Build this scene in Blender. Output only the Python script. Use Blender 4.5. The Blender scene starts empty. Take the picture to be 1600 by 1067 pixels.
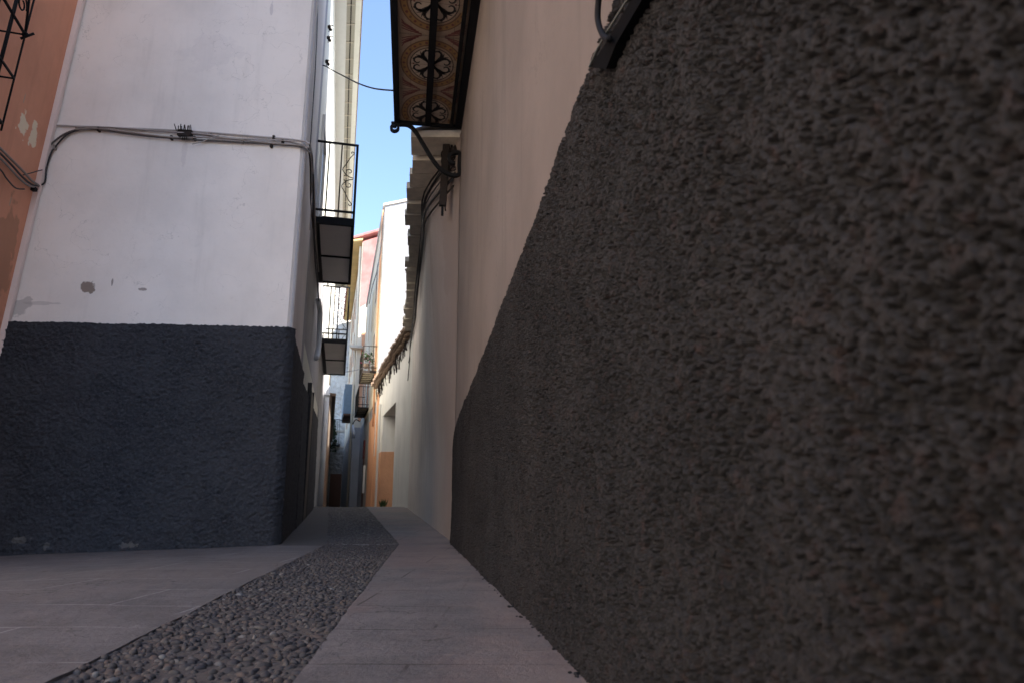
import bpy, math, random
import numpy as np
from mathutils import Vector
random.seed(7); rng = np.random.RandomState(11)
C = bpy.context.scene.collection
R = math.radians
# ------------------------------------------------------------------ camera, world, sun, exposure
PITCH = 13.0; FPX = 1067.0
cd = bpy.data.cameras.new('camera'); cam = bpy.data.objects.new('camera', cd); C.objects.link(cam)
cd.sensor_width = 36; cd.lens = 36*FPX/1600; cd.clip_start = .02; cd.clip_end = 2000
cam.location = (0, 0, 0); cam.rotation_euler = (R(90+PITCH), 0, 0)
cd.dof.use_dof = True; cd.dof.focus_distance = 4.5; cd.dof.aperture_fstop = 4.0
sc = bpy.context.scene; sc.camera = cam
SUN_EL, SUN_AZ = 46.0, 56.0          # azimuth measured from -Y (behind the camera) towards +X
sd = Vector((math.sin(R(SUN_AZ))*math.cos(R(SUN_EL)), -math.cos(R(SUN_AZ))*math.cos(R(SUN_EL)), math.sin(R(SUN_EL))))
w = bpy.data.worlds.new('World'); sc.world = w; w.use_nodes = True
nt = w.node_tree; bg = nt.nodes['Background']
sky = nt.nodes.new('ShaderNodeTexSky'); sky.sky_type = 'NISHITA'; sky.sun_disc = False
sky.sun_elevation = R(SUN_EL); sky.sun_rotation = math.atan2(sd.x, sd.y)
sky.air_density = 1.0; sky.dust_density = 2.0; sky.ozone_density = 2.2; sky.altitude = 500
nt.links.new(sky.outputs[0], bg.inputs[0]); bg.inputs[1].default_value = .138
sl = bpy.data.lights.new('sun', 'SUN'); sl.energy = 4.8; sl.angle = R(.5); sl.color = (1, .95, .87)
so = bpy.data.objects.new('sun', sl); C.objects.link(so); so.rotation_euler = sd.to_track_quat('Z', 'Y').to_euler()
so.location = (0, 0, 30)
vs = sc.view_settings; vs.view_transform = 'Standard'; vs.look = 'None'; vs.gamma = 1; vs.exposure = 1.72

# ------------------------------------------------------------------ helpers
_ct, _st = math.cos(R(PITCH)), math.sin(R(PITCH))
def at(px, py, Y):
    """world point seen at photo pixel (px, py) at forward distance Y"""
    u = (533.5-py)/FPX; k = Y/(_ct-u*_st)
    return Vector(((px-800)/FPX*k, Y, (_st+u*_ct)*k))
TABLE = rng.rand(257, 257)
TABLE[256] = TABLE[0]; TABLE[:, 256] = TABLE[:, 0]
def vn(x, y):
    xi = np.floor(x); yi = np.floor(y); fx = x-xi; fy = y-yi
    fx = fx*fx*(3-2*fx); fy = fy*fy*(3-2*fy)
    a = xi.astype(int) % 256; b = yi.astype(int) % 256
    return (TABLE[a, b]*(1-fx)+TABLE[a+1, b]*fx)*(1-fy)+(TABLE[a, b+1]*(1-fx)+TABLE[a+1, b+1]*fx)*fy

def props(o, label=None, cat=None, group=None, kind=None):
    if label: o['label'] = label
    if cat: o['category'] = cat
    if group: o['group'] = group
    if kind: o['kind'] = kind
    return o
def thing(name, loc, label, cat, group=None):
    o = bpy.data.objects.new(name, None); C.objects.link(o); o.location = loc; o.empty_display_size = .1
    return props(o, label, cat, group)
def origin_of(parent):
    o = Vector((0, 0, 0)); p = parent
    while p is not None: o += p.location; p = p.parent
    return o
def link_mesh(name, me, parent, mats, label=None):
    for m in (mats if isinstance(mats, (list, tuple)) else [mats]): me.materials.append(m)
    o = bpy.data.objects.new(name, me); C.objects.link(o)
    if parent is not None: o.parent = parent
    if label: o['label'] = label
    return o
class MB:
    def __init__(s): s.v = []; s.f = []; s.m = []; s.sm = []
    def add(s, vs_, fs, m=0, smooth=False):
        n = len(s.v); s.v += [tuple(p) for p in vs_]
        for f in fs: s.f.append([i+n for i in f]); s.m.append(m); s.sm.append(smooth)
        return s
    def prism(s, pts, z0, z1, m=0, smooth=False):
        """closed footprint pts (x, y); z0, z1 numbers or lists"""
        n = len(pts); a = z0 if isinstance(z0, (list, tuple)) else [z0]*n; b = z1 if isinstance(z1, (list, tuple)) else [z1]*n
        area = sum(pts[i][0]*pts[(i+1) % n][1]-pts[(i+1) % n][0]*pts[i][1] for i in range(n))
        v = [(p[0], p[1], a[i]) for i, p in enumerate(pts)]+[(p[0], p[1], b[i]) for i, p in enumerate(pts)]
        f = [[i, (i+1) % n, n+(i+1) % n, n+i] for i in range(n)]
        f += [list(range(n))[::-1], list(range(n, 2*n))]
        if area < 0: f = [q[::-1] for q in f]
        return s.add(v, f, m, smooth)
    def obox(s, o, ax, ay, az, m=0):
        """box from corner o along three edge vectors"""
        o, ax, ay, az = map(Vector, (o, ax, ay, az))
        v = [o, o+ax, o+ax+ay, o+ay, o+az, o+ax+az, o+ax+ay+az, o+ay+az]
        f = [[0, 3, 2, 1], [4, 5, 6, 7], [0, 1, 5, 4], [1, 2, 6, 5], [2, 3, 7, 6], [3, 0, 4, 7]]
        if ax.cross(ay).dot(az) < 0: f = [q[::-1] for q in f]
        return s.add(v, f, m)
    def tube(s, path, r, n=8, m=0, cap=True):
        path = [Vector(p) for p in path]; N = len(path); rr = r if isinstance(r, (list, tuple)) else [r]*N
        up = Vector((0.13, 0.21, 1)).normalized(); vs_ = []; prev = None
        for i, p in enumerate(path):
            t = (path[min(i+1, N-1)]-path[max(i-1, 0)]).normalized()
            if prev is None:
                a = t.cross(up)
                if a.length < .1: a = t.cross(Vector((1, 0, 0)))
            else: a = prev-t*prev.dot(t)
            a.normalize(); prev = a; b = t.cross(a)
            for k in range(n):
                c = 2*math.pi*k/n; vs_.append(p+(a*math.cos(c)+b*math.sin(c))*rr[i])
        f = [[i*n+k, i*n+(k+1) % n, (i+1)*n+(k+1) % n, (i+1)*n+k] for i in range(N-1) for k in range(n)]
        if cap: f += [list(range(n))[::-1], [(N-1)*n+k for k in range(n)]]
        return s.add(vs_, f, m, True)
    def ribbon(s, path, wdir, wd, th, m=0):
        """flat iron bar: width wd along wdir, thickness th in the bending plane"""
        path = [Vector(p) for p in path]; N = len(path); wv = Vector(wdir).normalized()*wd/2; vs_ = []
        for i, p in enumerate(path):
            t = (path[min(i+1, N-1)]-path[max(i-1, 0)]).normalized(); nn = t.cross(wv).normalized()*th/2
            vs_ += [p-wv-nn, p+wv-nn, p+wv+nn, p-wv+nn]
        f = [[i*4+k, i*4+(k+1) % 4, (i+1)*4+(k+1) % 4, (i+1)*4+k] for i in range(N-1) for k in range(4)]
        f += [[3, 2, 1, 0], [(N-1)*4+k for k in range(4)]]
        return s.add(vs_, f, m)
    def ball(s, c, r, m=0, nu=8, nv=6, jit=0):
        rx, ry, rz = r if isinstance(r, (list, tuple)) else (r, r, r); v = [(c[0], c[1], c[2]+rz)]
        for j in range(1, nv):
            t = math.pi*j/nv
            for i in range(nu):
                p = 2*math.pi*i/nu; q = 1+random.uniform(-jit, jit)
                v.append((c[0]+rx*math.sin(t)*math.cos(p)*q, c[1]+ry*math.sin(t)*math.sin(p)*q, c[2]+rz*math.cos(t)*q))
        v.append((c[0], c[1], c[2]-rz)); L = len(v)-1
        f = [[0, 1+i, 1+(i+1) % nu] for i in range(nu)]
        for j in range(nv-2):
            for i in range(nu): f.append([1+j*nu+i, 1+(j+1)*nu+i, 1+(j+1)*nu+(i+1) % nu, 1+j*nu+(i+1) % nu])
        f += [[L, 1+(nv-2)*nu+(i+1) % nu, 1+(nv-2)*nu+i] for i in range(nu)]
        return s.add(v, f, m, True)
    def build(s, name, mats, parent=None, label=None, bevel=0):
        o0 = origin_of(parent); me = bpy.data.meshes.new(name)
        me.from_pydata([(a-o0.x, b-o0.y, c-o0.z) for a, b, c in s.v], [], s.f)
        me.polygons.foreach_set('material_index', s.m); me.polygons.foreach_set('use_smooth', s.sm); me.update()
        o = link_mesh(name, me, parent, mats, label)
        if bevel:
            b = o.modifiers.new('bevel', 'BEVEL'); b.width = bevel; b.segments = 2; b.limit_method = 'ANGLE'; b.angle_limit = R(40)
        return o
def grid_obj(name, P, mats, parent=None, smooth=True, flip=False, label=None):
    """P: (rows, cols, 3) array of world points"""
    nr, nc = P.shape[:2]; o0 = origin_of(parent); V = (P.reshape(-1, 3)-np.array(o0)).astype(np.float32)
    a = (np.arange(nr-1)[:, None]*nc+np.arange(nc-1)[None, :]).ravel()
    q = np.stack([a, a+1, a+nc+1, a+nc], 1)
    if flip: q = q[:, ::-1]
    me = bpy.data.meshes.new(name); me.vertices.add(len(V)); me.vertices.foreach_set('co', V.ravel())
    me.loops.add(q.size); me.loops.foreach_set('vertex_index', np.ascontiguousarray(q).ravel().astype(np.int32))
    me.polygons.add(len(q)); me.polygons.foreach_set('loop_start', (np.arange(len(q))*4).astype(np.int32))
    me.update(calc_edges=True); me.polygons.foreach_set('use_smooth', np.full(len(q), smooth)); me.update()
    return link_mesh(name, me, parent, mats, label)

# ------------------------------------------------------------------ materials
class NT:
    def __init__(s, name, rough=.9, spec=.3):
        s.m = bpy.data.materials.new(name); s.m.use_nodes = True; s.t = s.m.node_tree
        s.b = s.t.nodes['Principled BSDF']; s.b.inputs['Roughness'].default_value = rough
        s.b.inputs['Specular IOR Level'].default_value = spec
        s.pos = s.t.nodes.new('ShaderNodeNewGeometry').outputs['Position']
    def n(s, typ, **kw):
        o = s.t.nodes.new(typ)
        for k, v in kw.items(): setattr(o, k, v)
        return o
    def l(s, a, b): s.t.links.new(a, b)
    def mapv(s, scale=(1, 1, 1), loc=(0, 0, 0), rot=(0, 0, 0), src=None):
        m = s.n('ShaderNodeMapping'); s.l(src or s.pos, m.inputs[0])
        m.inputs['Scale'].default_value = scale; m.inputs['Location'].default_value = loc; m.inputs['Rotation'].default_value = rot
        return m.outputs[0]
    def noise(s, scale, detail=4, rough=.55, src=None, dist=0):
        o = s.n('ShaderNodeTexNoise'); s.l(src or s.pos, o.inputs['Vector']); o.inputs['Scale'].default_value = scale
        o.inputs['Detail'].default_value = detail; o.inputs['Roughness'].default_value = rough; o.inputs['Distortion'].default_value = dist
        return o.outputs[0]
    def ramp(s, src, a, b, ca=0., cb=1.):
        o = s.n('ShaderNodeMapRange'); s.l(src, o.inputs[0]); o.interpolation_type = 'SMOOTHSTEP'
        for i, v in zip((1, 2, 3, 4), (a, b, ca, cb)): o.inputs[i].default_value = v
        return o.outputs[0]
    def math(s, op, a, b=None):
        o = s.n('ShaderNodeMath', operation=op)
        for i, v in enumerate((a, b)):
            if v is None: continue
            if isinstance(v, (int, float)): o.inputs[i].default_value = v
            else: s.l(v, o.inputs[i])
        return o.outputs[0]
    def mix(s, fac, a, b, blend='MIX'):
        o = s.n('ShaderNodeMix', data_type='RGBA', blend_type=blend)
        for i, v in ((0, fac), (6, a), (7, b)):
            if isinstance(v, (int, float)): o.inputs[i].default_value = v
            elif isinstance(v, tuple): o.inputs[i].default_value = v if len(v) == 4 else v+(1,)
            else: s.l(v, o.inputs[i])
        return o.outputs[2]
    def spot(s, c, r, soft=.25, wob=.5, ns=9):
        """blotch mask round world point c with radii r, edge broken up by noise"""
        a = s.n('ShaderNodeVectorMath', operation='SUBTRACT'); s.l(s.pos, a.inputs[0]); a.inputs[1].default_value = c
        b = s.n('ShaderNodeVectorMath', operation='DIVIDE'); s.l(a.outputs[0], b.inputs[0]); b.inputs[1].default_value = r
        l = s.n('ShaderNodeVectorMath', operation='LENGTH'); s.l(b.outputs[0], l.inputs[0])
        nz = s.noise(ns, 3); q = s.math('ADD', l.outputs['Value'], s.math('MULTIPLY', s.math('SUBTRACT', nz, .5), wob*4))
        return s.ramp(q, 1-soft, 1+soft, 1., 0.)
    def bump(s, h, strength=.4, dist=.01):
        o = s.n('ShaderNodeBump'); s.l(h, o.inputs['Height']); o.inputs['Strength'].default_value = strength; o.inputs['Distance'].default_value = dist
        s.l(o.outputs[0], s.b.inputs['Normal']); return o
    def out(s, col):
        if isinstance(col, tuple): s.b.inputs['Base Color'].default_value = col if len(col) == 4 else col+(1,)
        else: s.l(col, s.b.inputs['Base Color'])
        return s.m
def sc3(c, k): return tuple(min(1, x*k) for x in c[:3])
def plaster(name, c, var=.12, rough=.92, bscale=60, bst=.25, bd=.004, streak=.15, base_shade=None, spots=(), big=.8):
    n = NT(name, rough, .2)
    a = n.ramp(n.noise(big, 5, .6), .3, .7)
    col = n.mix(a, sc3(c, 1-var), sc3(c, 1+var*.6))
    s = n.ramp(n.noise(1.0, 5, .6, n.mapv((5, 5, .5))), .52, .75)
    col = n.mix(n.math('MULTIPLY', s, streak), col, sc3(c, .45))
    g = n.ramp(n.noise(14, 4, .7), .55, .8); col = n.mix(n.math('MULTIPLY', g, .18), col, sc3(c, .6))
    if base_shade:
        z0, z1, dc = base_shade      # shade painted as a dark band, fading upwards from z0 to z1
        sp = n.n('ShaderNodeSeparateXYZ'); n.l(n.pos, sp.inputs[0])
        q = n.math('ADD', sp.outputs[2], n.math('MULTIPLY', n.math('SUBTRACT', n.noise(3, 4), .5), (z1-z0)))
        col = n.mix(n.ramp(q, z0, z1, .75, 0), col, dc)
    for (pc, pr, cc, wob, ns, al) in spots:
        col = n.mix(n.math('MULTIPLY', n.spot(pc, pr, .12, wob, ns), al), col, cc)
    if bst >= .35 and 'near' in name or 'rose' in name:
        vo = n.n('ShaderNodeTexVoronoi', feature='DISTANCE_TO_EDGE'); nz = n.n('ShaderNodeTexNoise'); nz.inputs['Scale'].default_value = 1.6; nz.inputs['Detail'].default_value = 7; n.l(n.pos, nz.inputs[0])
        n.l(nz.outputs['Color'], vo.inputs['Vector']); vo.inputs['Scale'].default_value = 3.2
        ck = n.math('MULTIPLY', n.ramp(vo.outputs['Distance'], .0, .007, 1, 0), n.ramp(n.noise(.8, 3), .5, .6)); col = n.mix(n.math('MULTIPLY', ck, .4), col, sc3(c, .35))
    if name.startswith('worn'):     # light falloff painted in: dim rosy tone brightening to pale along the wall
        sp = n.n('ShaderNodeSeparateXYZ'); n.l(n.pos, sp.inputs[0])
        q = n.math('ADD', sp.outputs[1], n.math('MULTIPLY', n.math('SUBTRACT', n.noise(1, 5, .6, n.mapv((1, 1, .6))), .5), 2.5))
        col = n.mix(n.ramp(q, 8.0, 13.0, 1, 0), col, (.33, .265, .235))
    h = n.math('ADD', n.noise(bscale, 5, .65), n.math('MULTIPLY', n.noise(3, 3), 2.2))
    n.bump(h, bst, bd); return n.out(col)
def plain(name, c, rough=.6, metal=0, var=.15, ns=8, bst=0, bs=80, spec=.4):
    n = NT(name, rough, spec); n.b.inputs['Metallic'].default_value = metal
    col = n.mix(n.noise(ns, 4, .6), sc3(c, 1-var), sc3(c, 1+var))
    if bst: n.bump(n.noise(bs, 4), bst, .004)
    return n.out(col)
def stucco(name, c, c2, tint=None, k=1., spots=()):
    n = NT(name, .88, .25)
    col = n.mix(n.ramp(n.noise(2.2, 5, .65), .35, .65), c, c2)
    col = n.mix(n.ramp(n.noise(70*k, 3, .6), .42, .7), col, sc3(c2, 1.25))
    for (pc, pr, cc, wob, ns, al) in spots: col = n.mix(n.math('MULTIPLY', n.spot(pc, pr, .12, wob, ns), al), col, cc)
    col = n.mix(n.math('MULTIPLY', n.ramp(n.noise(.9, 6, .7), .5, .7), .45), col, sc3(c2, 1.5))
    if tint: col = n.mix(n.math('MULTIPLY', n.ramp(n.noise(24*k, 3, .6, n.mapv(loc=(4, 4, 4))), .55, .72), .55), col, tint)
    n.bump(n.math('ADD', n.noise(150*k, 4, .7), n.math('MULTIPLY', n.noise(60*k, 3), 1.5)), .8, .008/k); return n.out(col)

# fixed places on the walls
GZ = -.475
def RA(Y): return .546-.1505*Y
def RB(Y): return -.66-.199*(Y-8)
P2 = (-2.75, 18.5)
def RC(Y): return P2[0]-.295*(Y-P2[1])
def RD(Y): return -5.68-.27*(Y-28.4)
def LL(Y): return -.6375-.25*Y
CORN = (LL(7.65), 7.65); INN = (-5.66, 7.40)          # street corner and inner corner of the near left house

LEAN = .06
def FR(x): return INN[1]+(CORN[1]-INN[1])*(x-INN[0])/(CORN[0]-INN[0])   # front wall Y at x
def RO(y): return INN[0]-.02+.30*(INN[1]-y)
def onfront(px, py, off=.03):
    """point on the near house front seen at the pixel"""
    Y = 7.55
    for _ in range(5): Y = FR(at(px, py, Y).x)-off
    return at(px, py, Y)
def onlter(px, py, off=.04):
    """point on the leaning terracotta wall"""
    q = at(px, py, 1.0); return at(px, py, (INN[0]-.02+.30*INN[1]+off-LEAN*1.9)/(q.x-LEAN*q.z+.30))
white_near = plaster('white plaster near', (.82, .76, .715), .09, streak=.16, bscale=30, bst=.35, spots=[
    (tuple(at(136, 449, 7.45)), (.075, 1, .07), (.27, .22, .19), .5, 14, 1.0),
    (tuple(at(174, 441, 7.47)), (.012, 1, .045), (.3, .26, .24), .3, 30, .9),
    (tuple(at(220, 451, 7.48)), (.05, 1, .018), (.32, .28, .26), .4, 25, .9),
    (tuple(at(27, 480, 7.42)), (.17, 1, .1), (.36, .34, .33), .6, 7, .55),
    (tuple(at(60, 474, 7.42)), (.2, 1, .02), (.4, .37, .36), .4, 9, .4),
    (tuple(at(325, 80, 7.5)), (.35, 1, .2), (.6, .55, .56), .8, 5, .15),
    (tuple(at(285, 240, 7.5)), (.03, 1, .16), (.45, .4, .42), .5, 9, .22),
    (tuple(at(424, 15, 7.6)), (.018, 1, .10), (.42, .38, .42), .5, 16, .4)])
white_side = plaster('white plaster street side', (.40, .385, .40), .15, streak=.5, bscale=30, bst=.4, base_shade=None)
cream_wall = plaster('cream lit plaster', (.74, .72, .64), .06, streak=.15)
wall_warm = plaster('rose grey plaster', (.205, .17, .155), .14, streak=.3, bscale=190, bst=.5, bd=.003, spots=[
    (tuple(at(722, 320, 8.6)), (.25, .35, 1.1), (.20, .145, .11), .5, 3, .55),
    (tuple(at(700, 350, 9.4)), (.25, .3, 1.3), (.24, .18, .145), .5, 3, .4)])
wall_grey = plaster('worn grey white plaster painted shade', (.76, .69, .645), .12, streak=.45, bscale=60, bst=.4, spots=[
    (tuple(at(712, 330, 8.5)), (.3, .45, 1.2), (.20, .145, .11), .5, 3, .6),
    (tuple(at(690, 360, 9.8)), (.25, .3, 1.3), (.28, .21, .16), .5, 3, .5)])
wall_white_far = plaster('limewash plaster', (.80, .78, .74), .07, streak=.2)
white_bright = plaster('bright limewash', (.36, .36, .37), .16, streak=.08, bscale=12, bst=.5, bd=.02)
ochre_wall = plaster('terracotta plaster', (.72, .355, .235), .12, streak=.15, spots=[
    (tuple(onlter(42, 196)), (1, .12, .13), (.88, .78, .60), .9, 7, .95),
    (tuple(onlter(57, 215)), (1, .09, .14), (.88, .78, .60), .7, 9, .95),
    (tuple(onlter(14, 395)), (1, .25, .5), (.17, .12, .07), .7, 4, .35),
    (tuple(onlter(44, 154)), (1, .012, .05), (.5, .4, .3), .4, 20, .8),
    (tuple(onlter(22, 315)), (1, .012, .06), (.5, .4, .3), .4, 20, .8)])
orange_far = plaster('orange plaster', (.72, .38, .22), .12, streak=.15, bscale=12, bst=.7, bd=.02)
pink_far = plaster('faded red plaster', (.50, .22, .20), .25, streak=.3, big=1.4)
yellow_far = plaster('ochre soffit', (.66, .50, .24), .15)
cream_far = plaster('cream plaster', (.80, .71, .55), .1)
blue_far = plaster('blue grey plaster', (.40, .395, .385), .12, streak=.3)
stone_far = plaster('whitewashed rubble', (.78, .76, .71), .2, bscale=3, bst=1, bd=.12, streak=.3, base_shade=(3.6, 5.2, (.16, .13, .10)))  # brown lower part is shade painted into the wall colour
brown_far = plaster('brown plaster', (.25, .20, .16), .3, streak=.4)
dado_left = stucco('slate blue stucco', (.029, .031, .038), (.044, .046, .054), k=.5, spots=[(tuple(onfront(x_, y_)), (r1, 1, r2), (.16, .15, .14), .7, 18, .8) for x_, y_, r1, r2 in ((40, 843, .09, .03), (80, 850, .03, .04), (205, 851, .08, .03))])
dado_side = stucco('charcoal stucco', (.05, .052, .06), (.065, .067, .075), k=.6)
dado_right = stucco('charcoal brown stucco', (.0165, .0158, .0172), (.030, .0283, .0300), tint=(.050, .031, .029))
iron = plain('black iron', (.010, .010, .012), .7, 0, .3, 20, spec=.15)
iron_rust = plain('rusty iron', (.022, .015, .012), .8, .1, .5, 25, .5)
cable_dark = plain('dark cable', (.022, .022, .026), .55, 0, .3)
cable_grey = plain('grey cable', (.28, .245, .225), .6, 0, .35)
cable_mid = plain('brown cable', (.09, .08, .075), .6, 0, .3)
cable_pale = plain('painted cable', (.44, .40, .38), .7, 0, .3)
wood_dark = plain('dark wood', (.035, .022, .016), .6, 0, .3, 12)
wood_brown = plain('brown wood', (.14, .06, .032), .6, 0, .3, 12)
beam_mat = plain('weathered eave block', (.62, .55, .45), .9, 0, .4, 7, .6, 30)
tile_mat = plain('clay roof tile', (.25, .175, .125), .9, 0, .4, 5, .5, 30)
soffit_grey = plain('grey soffit board', (.74, .70, .68), .8, 0, .12, 3)
soffit_beige = plain('beige soffit', (.46, .43, .36), .85, 0, .12, 3)
pvc_white = plain('white drainpipe', (.62, .64, .68), .5, 0, .08)
glass_m = plain('dark window glass', (.04, .05, .06), .15, 0, .2, 3, spec=.6)
blue_panel = plain('faded blue sheet', (.20, .27, .33), .7, 0, .25, 4)
leaf_m = plain('leaf green', (.05, .09, .025), .7, 0, .4, 20)
flower_m = plain('pink petals', (.5, .1, .22), .7, 0, .3)
red_cloth = plain('dark red cloth', (.16, .02, .02), .8, 0, .2)
white_paint = plain('white paint', (.68, .67, .64), .6, 0, .08)

# ------------------------------------------------------------------ ground
def gz(x, y):
    x = np.asarray(x, float); y = np.asarray(y, float)
    z = GZ+.0245*np.clip(y-7.9, 0, 11.3)-.014*np.clip(y-19.6, 0, 40)
    z = z-.032*np.clip(-x-2.55, 0, 6)*np.clip((9-y)/1.5, 0, 1)
    return z
def paving_mat(name, c, c2, tint, joint, jf, left):
    n = NT(name, .75, .3)
    col = n.mix(n.ramp(n.noise(2.2, 7, .7), .35, .65), sc3(c, .85), c2)
    col = n.mix(n.math('MULTIPLY', n.ramp(n.noise(.7, 6, .65, n.mapv((1, .6, 1), (9, 3, 0))), .42, .6), .75), col, tint)
    col = n.mix(n.math('MULTIPLY', n.ramp(n.noise(1, 6, .75, n.mapv((4, 38, 1))), .48, .72), .5), col, sc3(c, .55))
    col = n.mix(n.math('MULTIPLY', n.ramp(n.noise(1, 6, .75, n.mapv((3, 30, 1), (7, 1, 0))), .55, .75), .45), col, sc3(c2, 1.45))
    col = n.mix(n.ramp(n.noise(1, 4, .65, n.mapv((6, 11, 1), (3, 0, 0))), .66, .72), col, sc3(c, .35))
    col = n.mix(n.math('MULTIPLY', n.ramp(n.noise(90, 3, .7), .45, .75), .45), col, sc3(c, 1.6))
    col = n.mix(n.math('MULTIPLY', n.ramp(n.noise(60, 3, .7, n.mapv(loc=(5, 5, 5))), .55, .75), .5), col, sc3(c, .45))
    # hairline cracks
    vo = n.n('ShaderNodeTexVoronoi', feature='DISTANCE_TO_EDGE'); vm = n.n('ShaderNodeVectorMath', operation='ADD'); n.l(n.pos, vm.inputs[0])
    nz = n.n('ShaderNodeTexNoise'); nz.inputs['Scale'].default_value = 3; nz.inputs['Detail'].default_value = 6; n.l(n.pos, nz.inputs[0])
    vs2 = n.n('ShaderNodeVectorMath', operation='SCALE'); vs2.inputs['Scale'].default_value = .9; n.l(nz.outputs['Color'], vs2.inputs[0]); n.l(vs2.outputs[0], vm.inputs[1])
    n.l(vm.outputs[0], vo.inputs['Vector']); vo.inputs['Scale'].default_value = .8
    ck = n.math('MULTIPLY', n.ramp(vo.outputs['Distance'], .0, .006, 1, 0), n.ramp(n.noise(1.3, 3), .45, .55)); col = n.mix(n.math('MULTIPLY', ck, .7), col, sc3(c, .25))
    br = n.n('ShaderNodeTexBrick'); n.l(n.mapv((1, 1, 1), (.35, .06, 0), (0, 0, .02)), br.inputs[0])
    br.offset = .37; br.squash = 1
    for k, v in (('Scale', 1.), ('Mortar Size', .007), ('Mortar Smooth', .3), ('Brick Width', 1.15), ('Row Height', .56)): br.inputs[k].default_value = v
    jm = n.math('MULTIPLY', br.outputs['Fac'], n.ramp(n.noise(2.4, 5, .7), .36, .56)); jm = n.math('MULTIPLY', jm, jf)
    col = n.mix(jm, col, joint)
    # grime lying along the foot of the wall
    sp = n.n('ShaderNodeSeparateXYZ'); n.l(n.pos, sp.inputs[0])
    if left: dist = n.math('SUBTRACT', n.math('ADD', n.math('MULTIPLY', sp.outputs[0], .0804), 7.80), sp.outputs[1])
    else: dist = n.math('SUBTRACT', n.math('SUBTRACT', .546, n.math('MULTIPLY', sp.outputs[1], .1505)), sp.outputs[0])
    dist = n.math('ADD', dist, n.math('MULTIPLY', n.math('SUBTRACT', n.noise(9, 5, .7), .5), .22 if left else .07))
    col = n.mix(n.ramp(dist, .03 if left else .0, .16 if left else .035, .8, 0), col, sc3(c, .38))
    if not left: col = n.mix(n.math('MULTIPLY', n.ramp(dist, .1, .55, .6, 0), n.ramp(n.noise(2, 5), .3, .6)), col, (.30, .235, .205))
    n.bump(n.math('ADD', n.math('ADD', n.noise(95, 5, .7), n.noise(1, 5, .75, n.mapv((4, 45, 1)))), n.math('MULTIPLY', n.noise(9, 5, .6), 3.)), .9, .006)
    return n.out(col)
pave_l = paving_mat('grey paving left', (.14, .127, .124), (.17, .156, .152), (.168, .143, .132), (.36, .34, .33), .62, True)
pave_r = paving_mat('brown grey paving right', (.165, .15, .146), (.20, .18, .172), (.215, .155, .138), (.06, .05, .045), .8, False)
ground_m = plain('earth under paving', (.12, .11, .1), .9)
g = MB(); g.add([(-900, -900, -3.4), (900, -900, -3.4), (900, 900, -3.4), (-900, 900, -3.4)], [[0, 1, 2, 3]])
props(g.build('ground', ground_m), kind='structure')
CH_L = [(-2, -2.25), (-1.0, -1.66), (1.97, -1.235), (7.86, -2.05), (19.2, -5.0), (24, -6.3), (50, -12.3)]
# the cobbled channel's two edges, (Y, x)
CH_L = [(-3, -.56), (1.97, -1.235), (7.86, -2.05), (19.2, -5.02), (24, -6.2), (62, -15.2)]
CH_R = [(-3, .02), (1.97, -.585), (7.86, -1.245), (19.2, -3.97), (24, -5.2), (62, -14.6)]
def edge(T, y): return np.interp(y, [a for a, b in T], [b for a, b in T])
ys = np.concatenate([np.linspace(-16, -3.2, 20), np.linspace(-3, 1, 30), 1+np.geomspace(.02, 61, 540)])
def pave_grid(name, left, mat):
    rows = []
    t = np.concatenate([[0, .0125], np.linspace(.04, 1, 70)])
    for y in ys:
        wob = .008*(vn(np.array([y*9.]), np.array([3. if left else 8.]))[0]-.5)
        if left:
            e = edge(CH_L, y)+wob; x = e-(e+24)*(t**2.2)
        else:
            e = edge(CH_R, y)+wob; x = e+(9-e)*(t**2.2)
        z = gz(x, np.full_like(x, y))+.004*(vn(x*2.5+5, np.full_like(x, y*2.5))-.5)*2+.0015*vn(x*22, np.full_like(x, y*22))
                # skirt down into the channel
        rows.append(np.concatenate([[[e, y, z[0]-.05], [e+(.0005 if left else -.0005), y, z[0]-.0015]], np.stack([x, np.full_like(x, y), z], 1)]))
    P = np.array(rows)
    return props(grid_obj(name, P, mat, flip=left is False and False), kind='structure')
pave_grid('pavement', True, pave_l); pave_grid('pavement', False, pave_r)
mortar = NT('channel mortar', .85, .3)
mc = mortar.mix(mortar.noise(6, 5, .7), (.082, .072, .066), (.125, .11, .10)); mc = mortar.mix(mortar.math('MULTIPLY', mortar.ramp(mortar.noise(60, 3), .5, .7), .5), mc, (.05, .045, .042))
mc = mortar.mix(mortar.spot((-1.65, 7.95, -.47), (.42, .05, 1), .3, .15, 9), mc, (.24, .23, .22))
mortar.bump(mortar.noise(70, 5, .7), .8, .006); mortar.out(mc)
rows = []
t = np.linspace(0, 1, 24)
def chz(x, y, tt): return gz(x, y)-.008-.012*np.sin(np.pi*np.clip(tt, 0, 1))
for y in ys:
    a, b = edge(CH_L, y)-.03, edge(CH_R, y)+.03; x = a+(b-a)*t; Y = np.full_like(x, y)
    rows.append(np.stack([x, Y, chz(x, Y, t)+.004*vn(x*30, Y*30)], 1))
props(grid_obj('gutter', np.array(rows), mortar.m), kind='structure')
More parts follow.
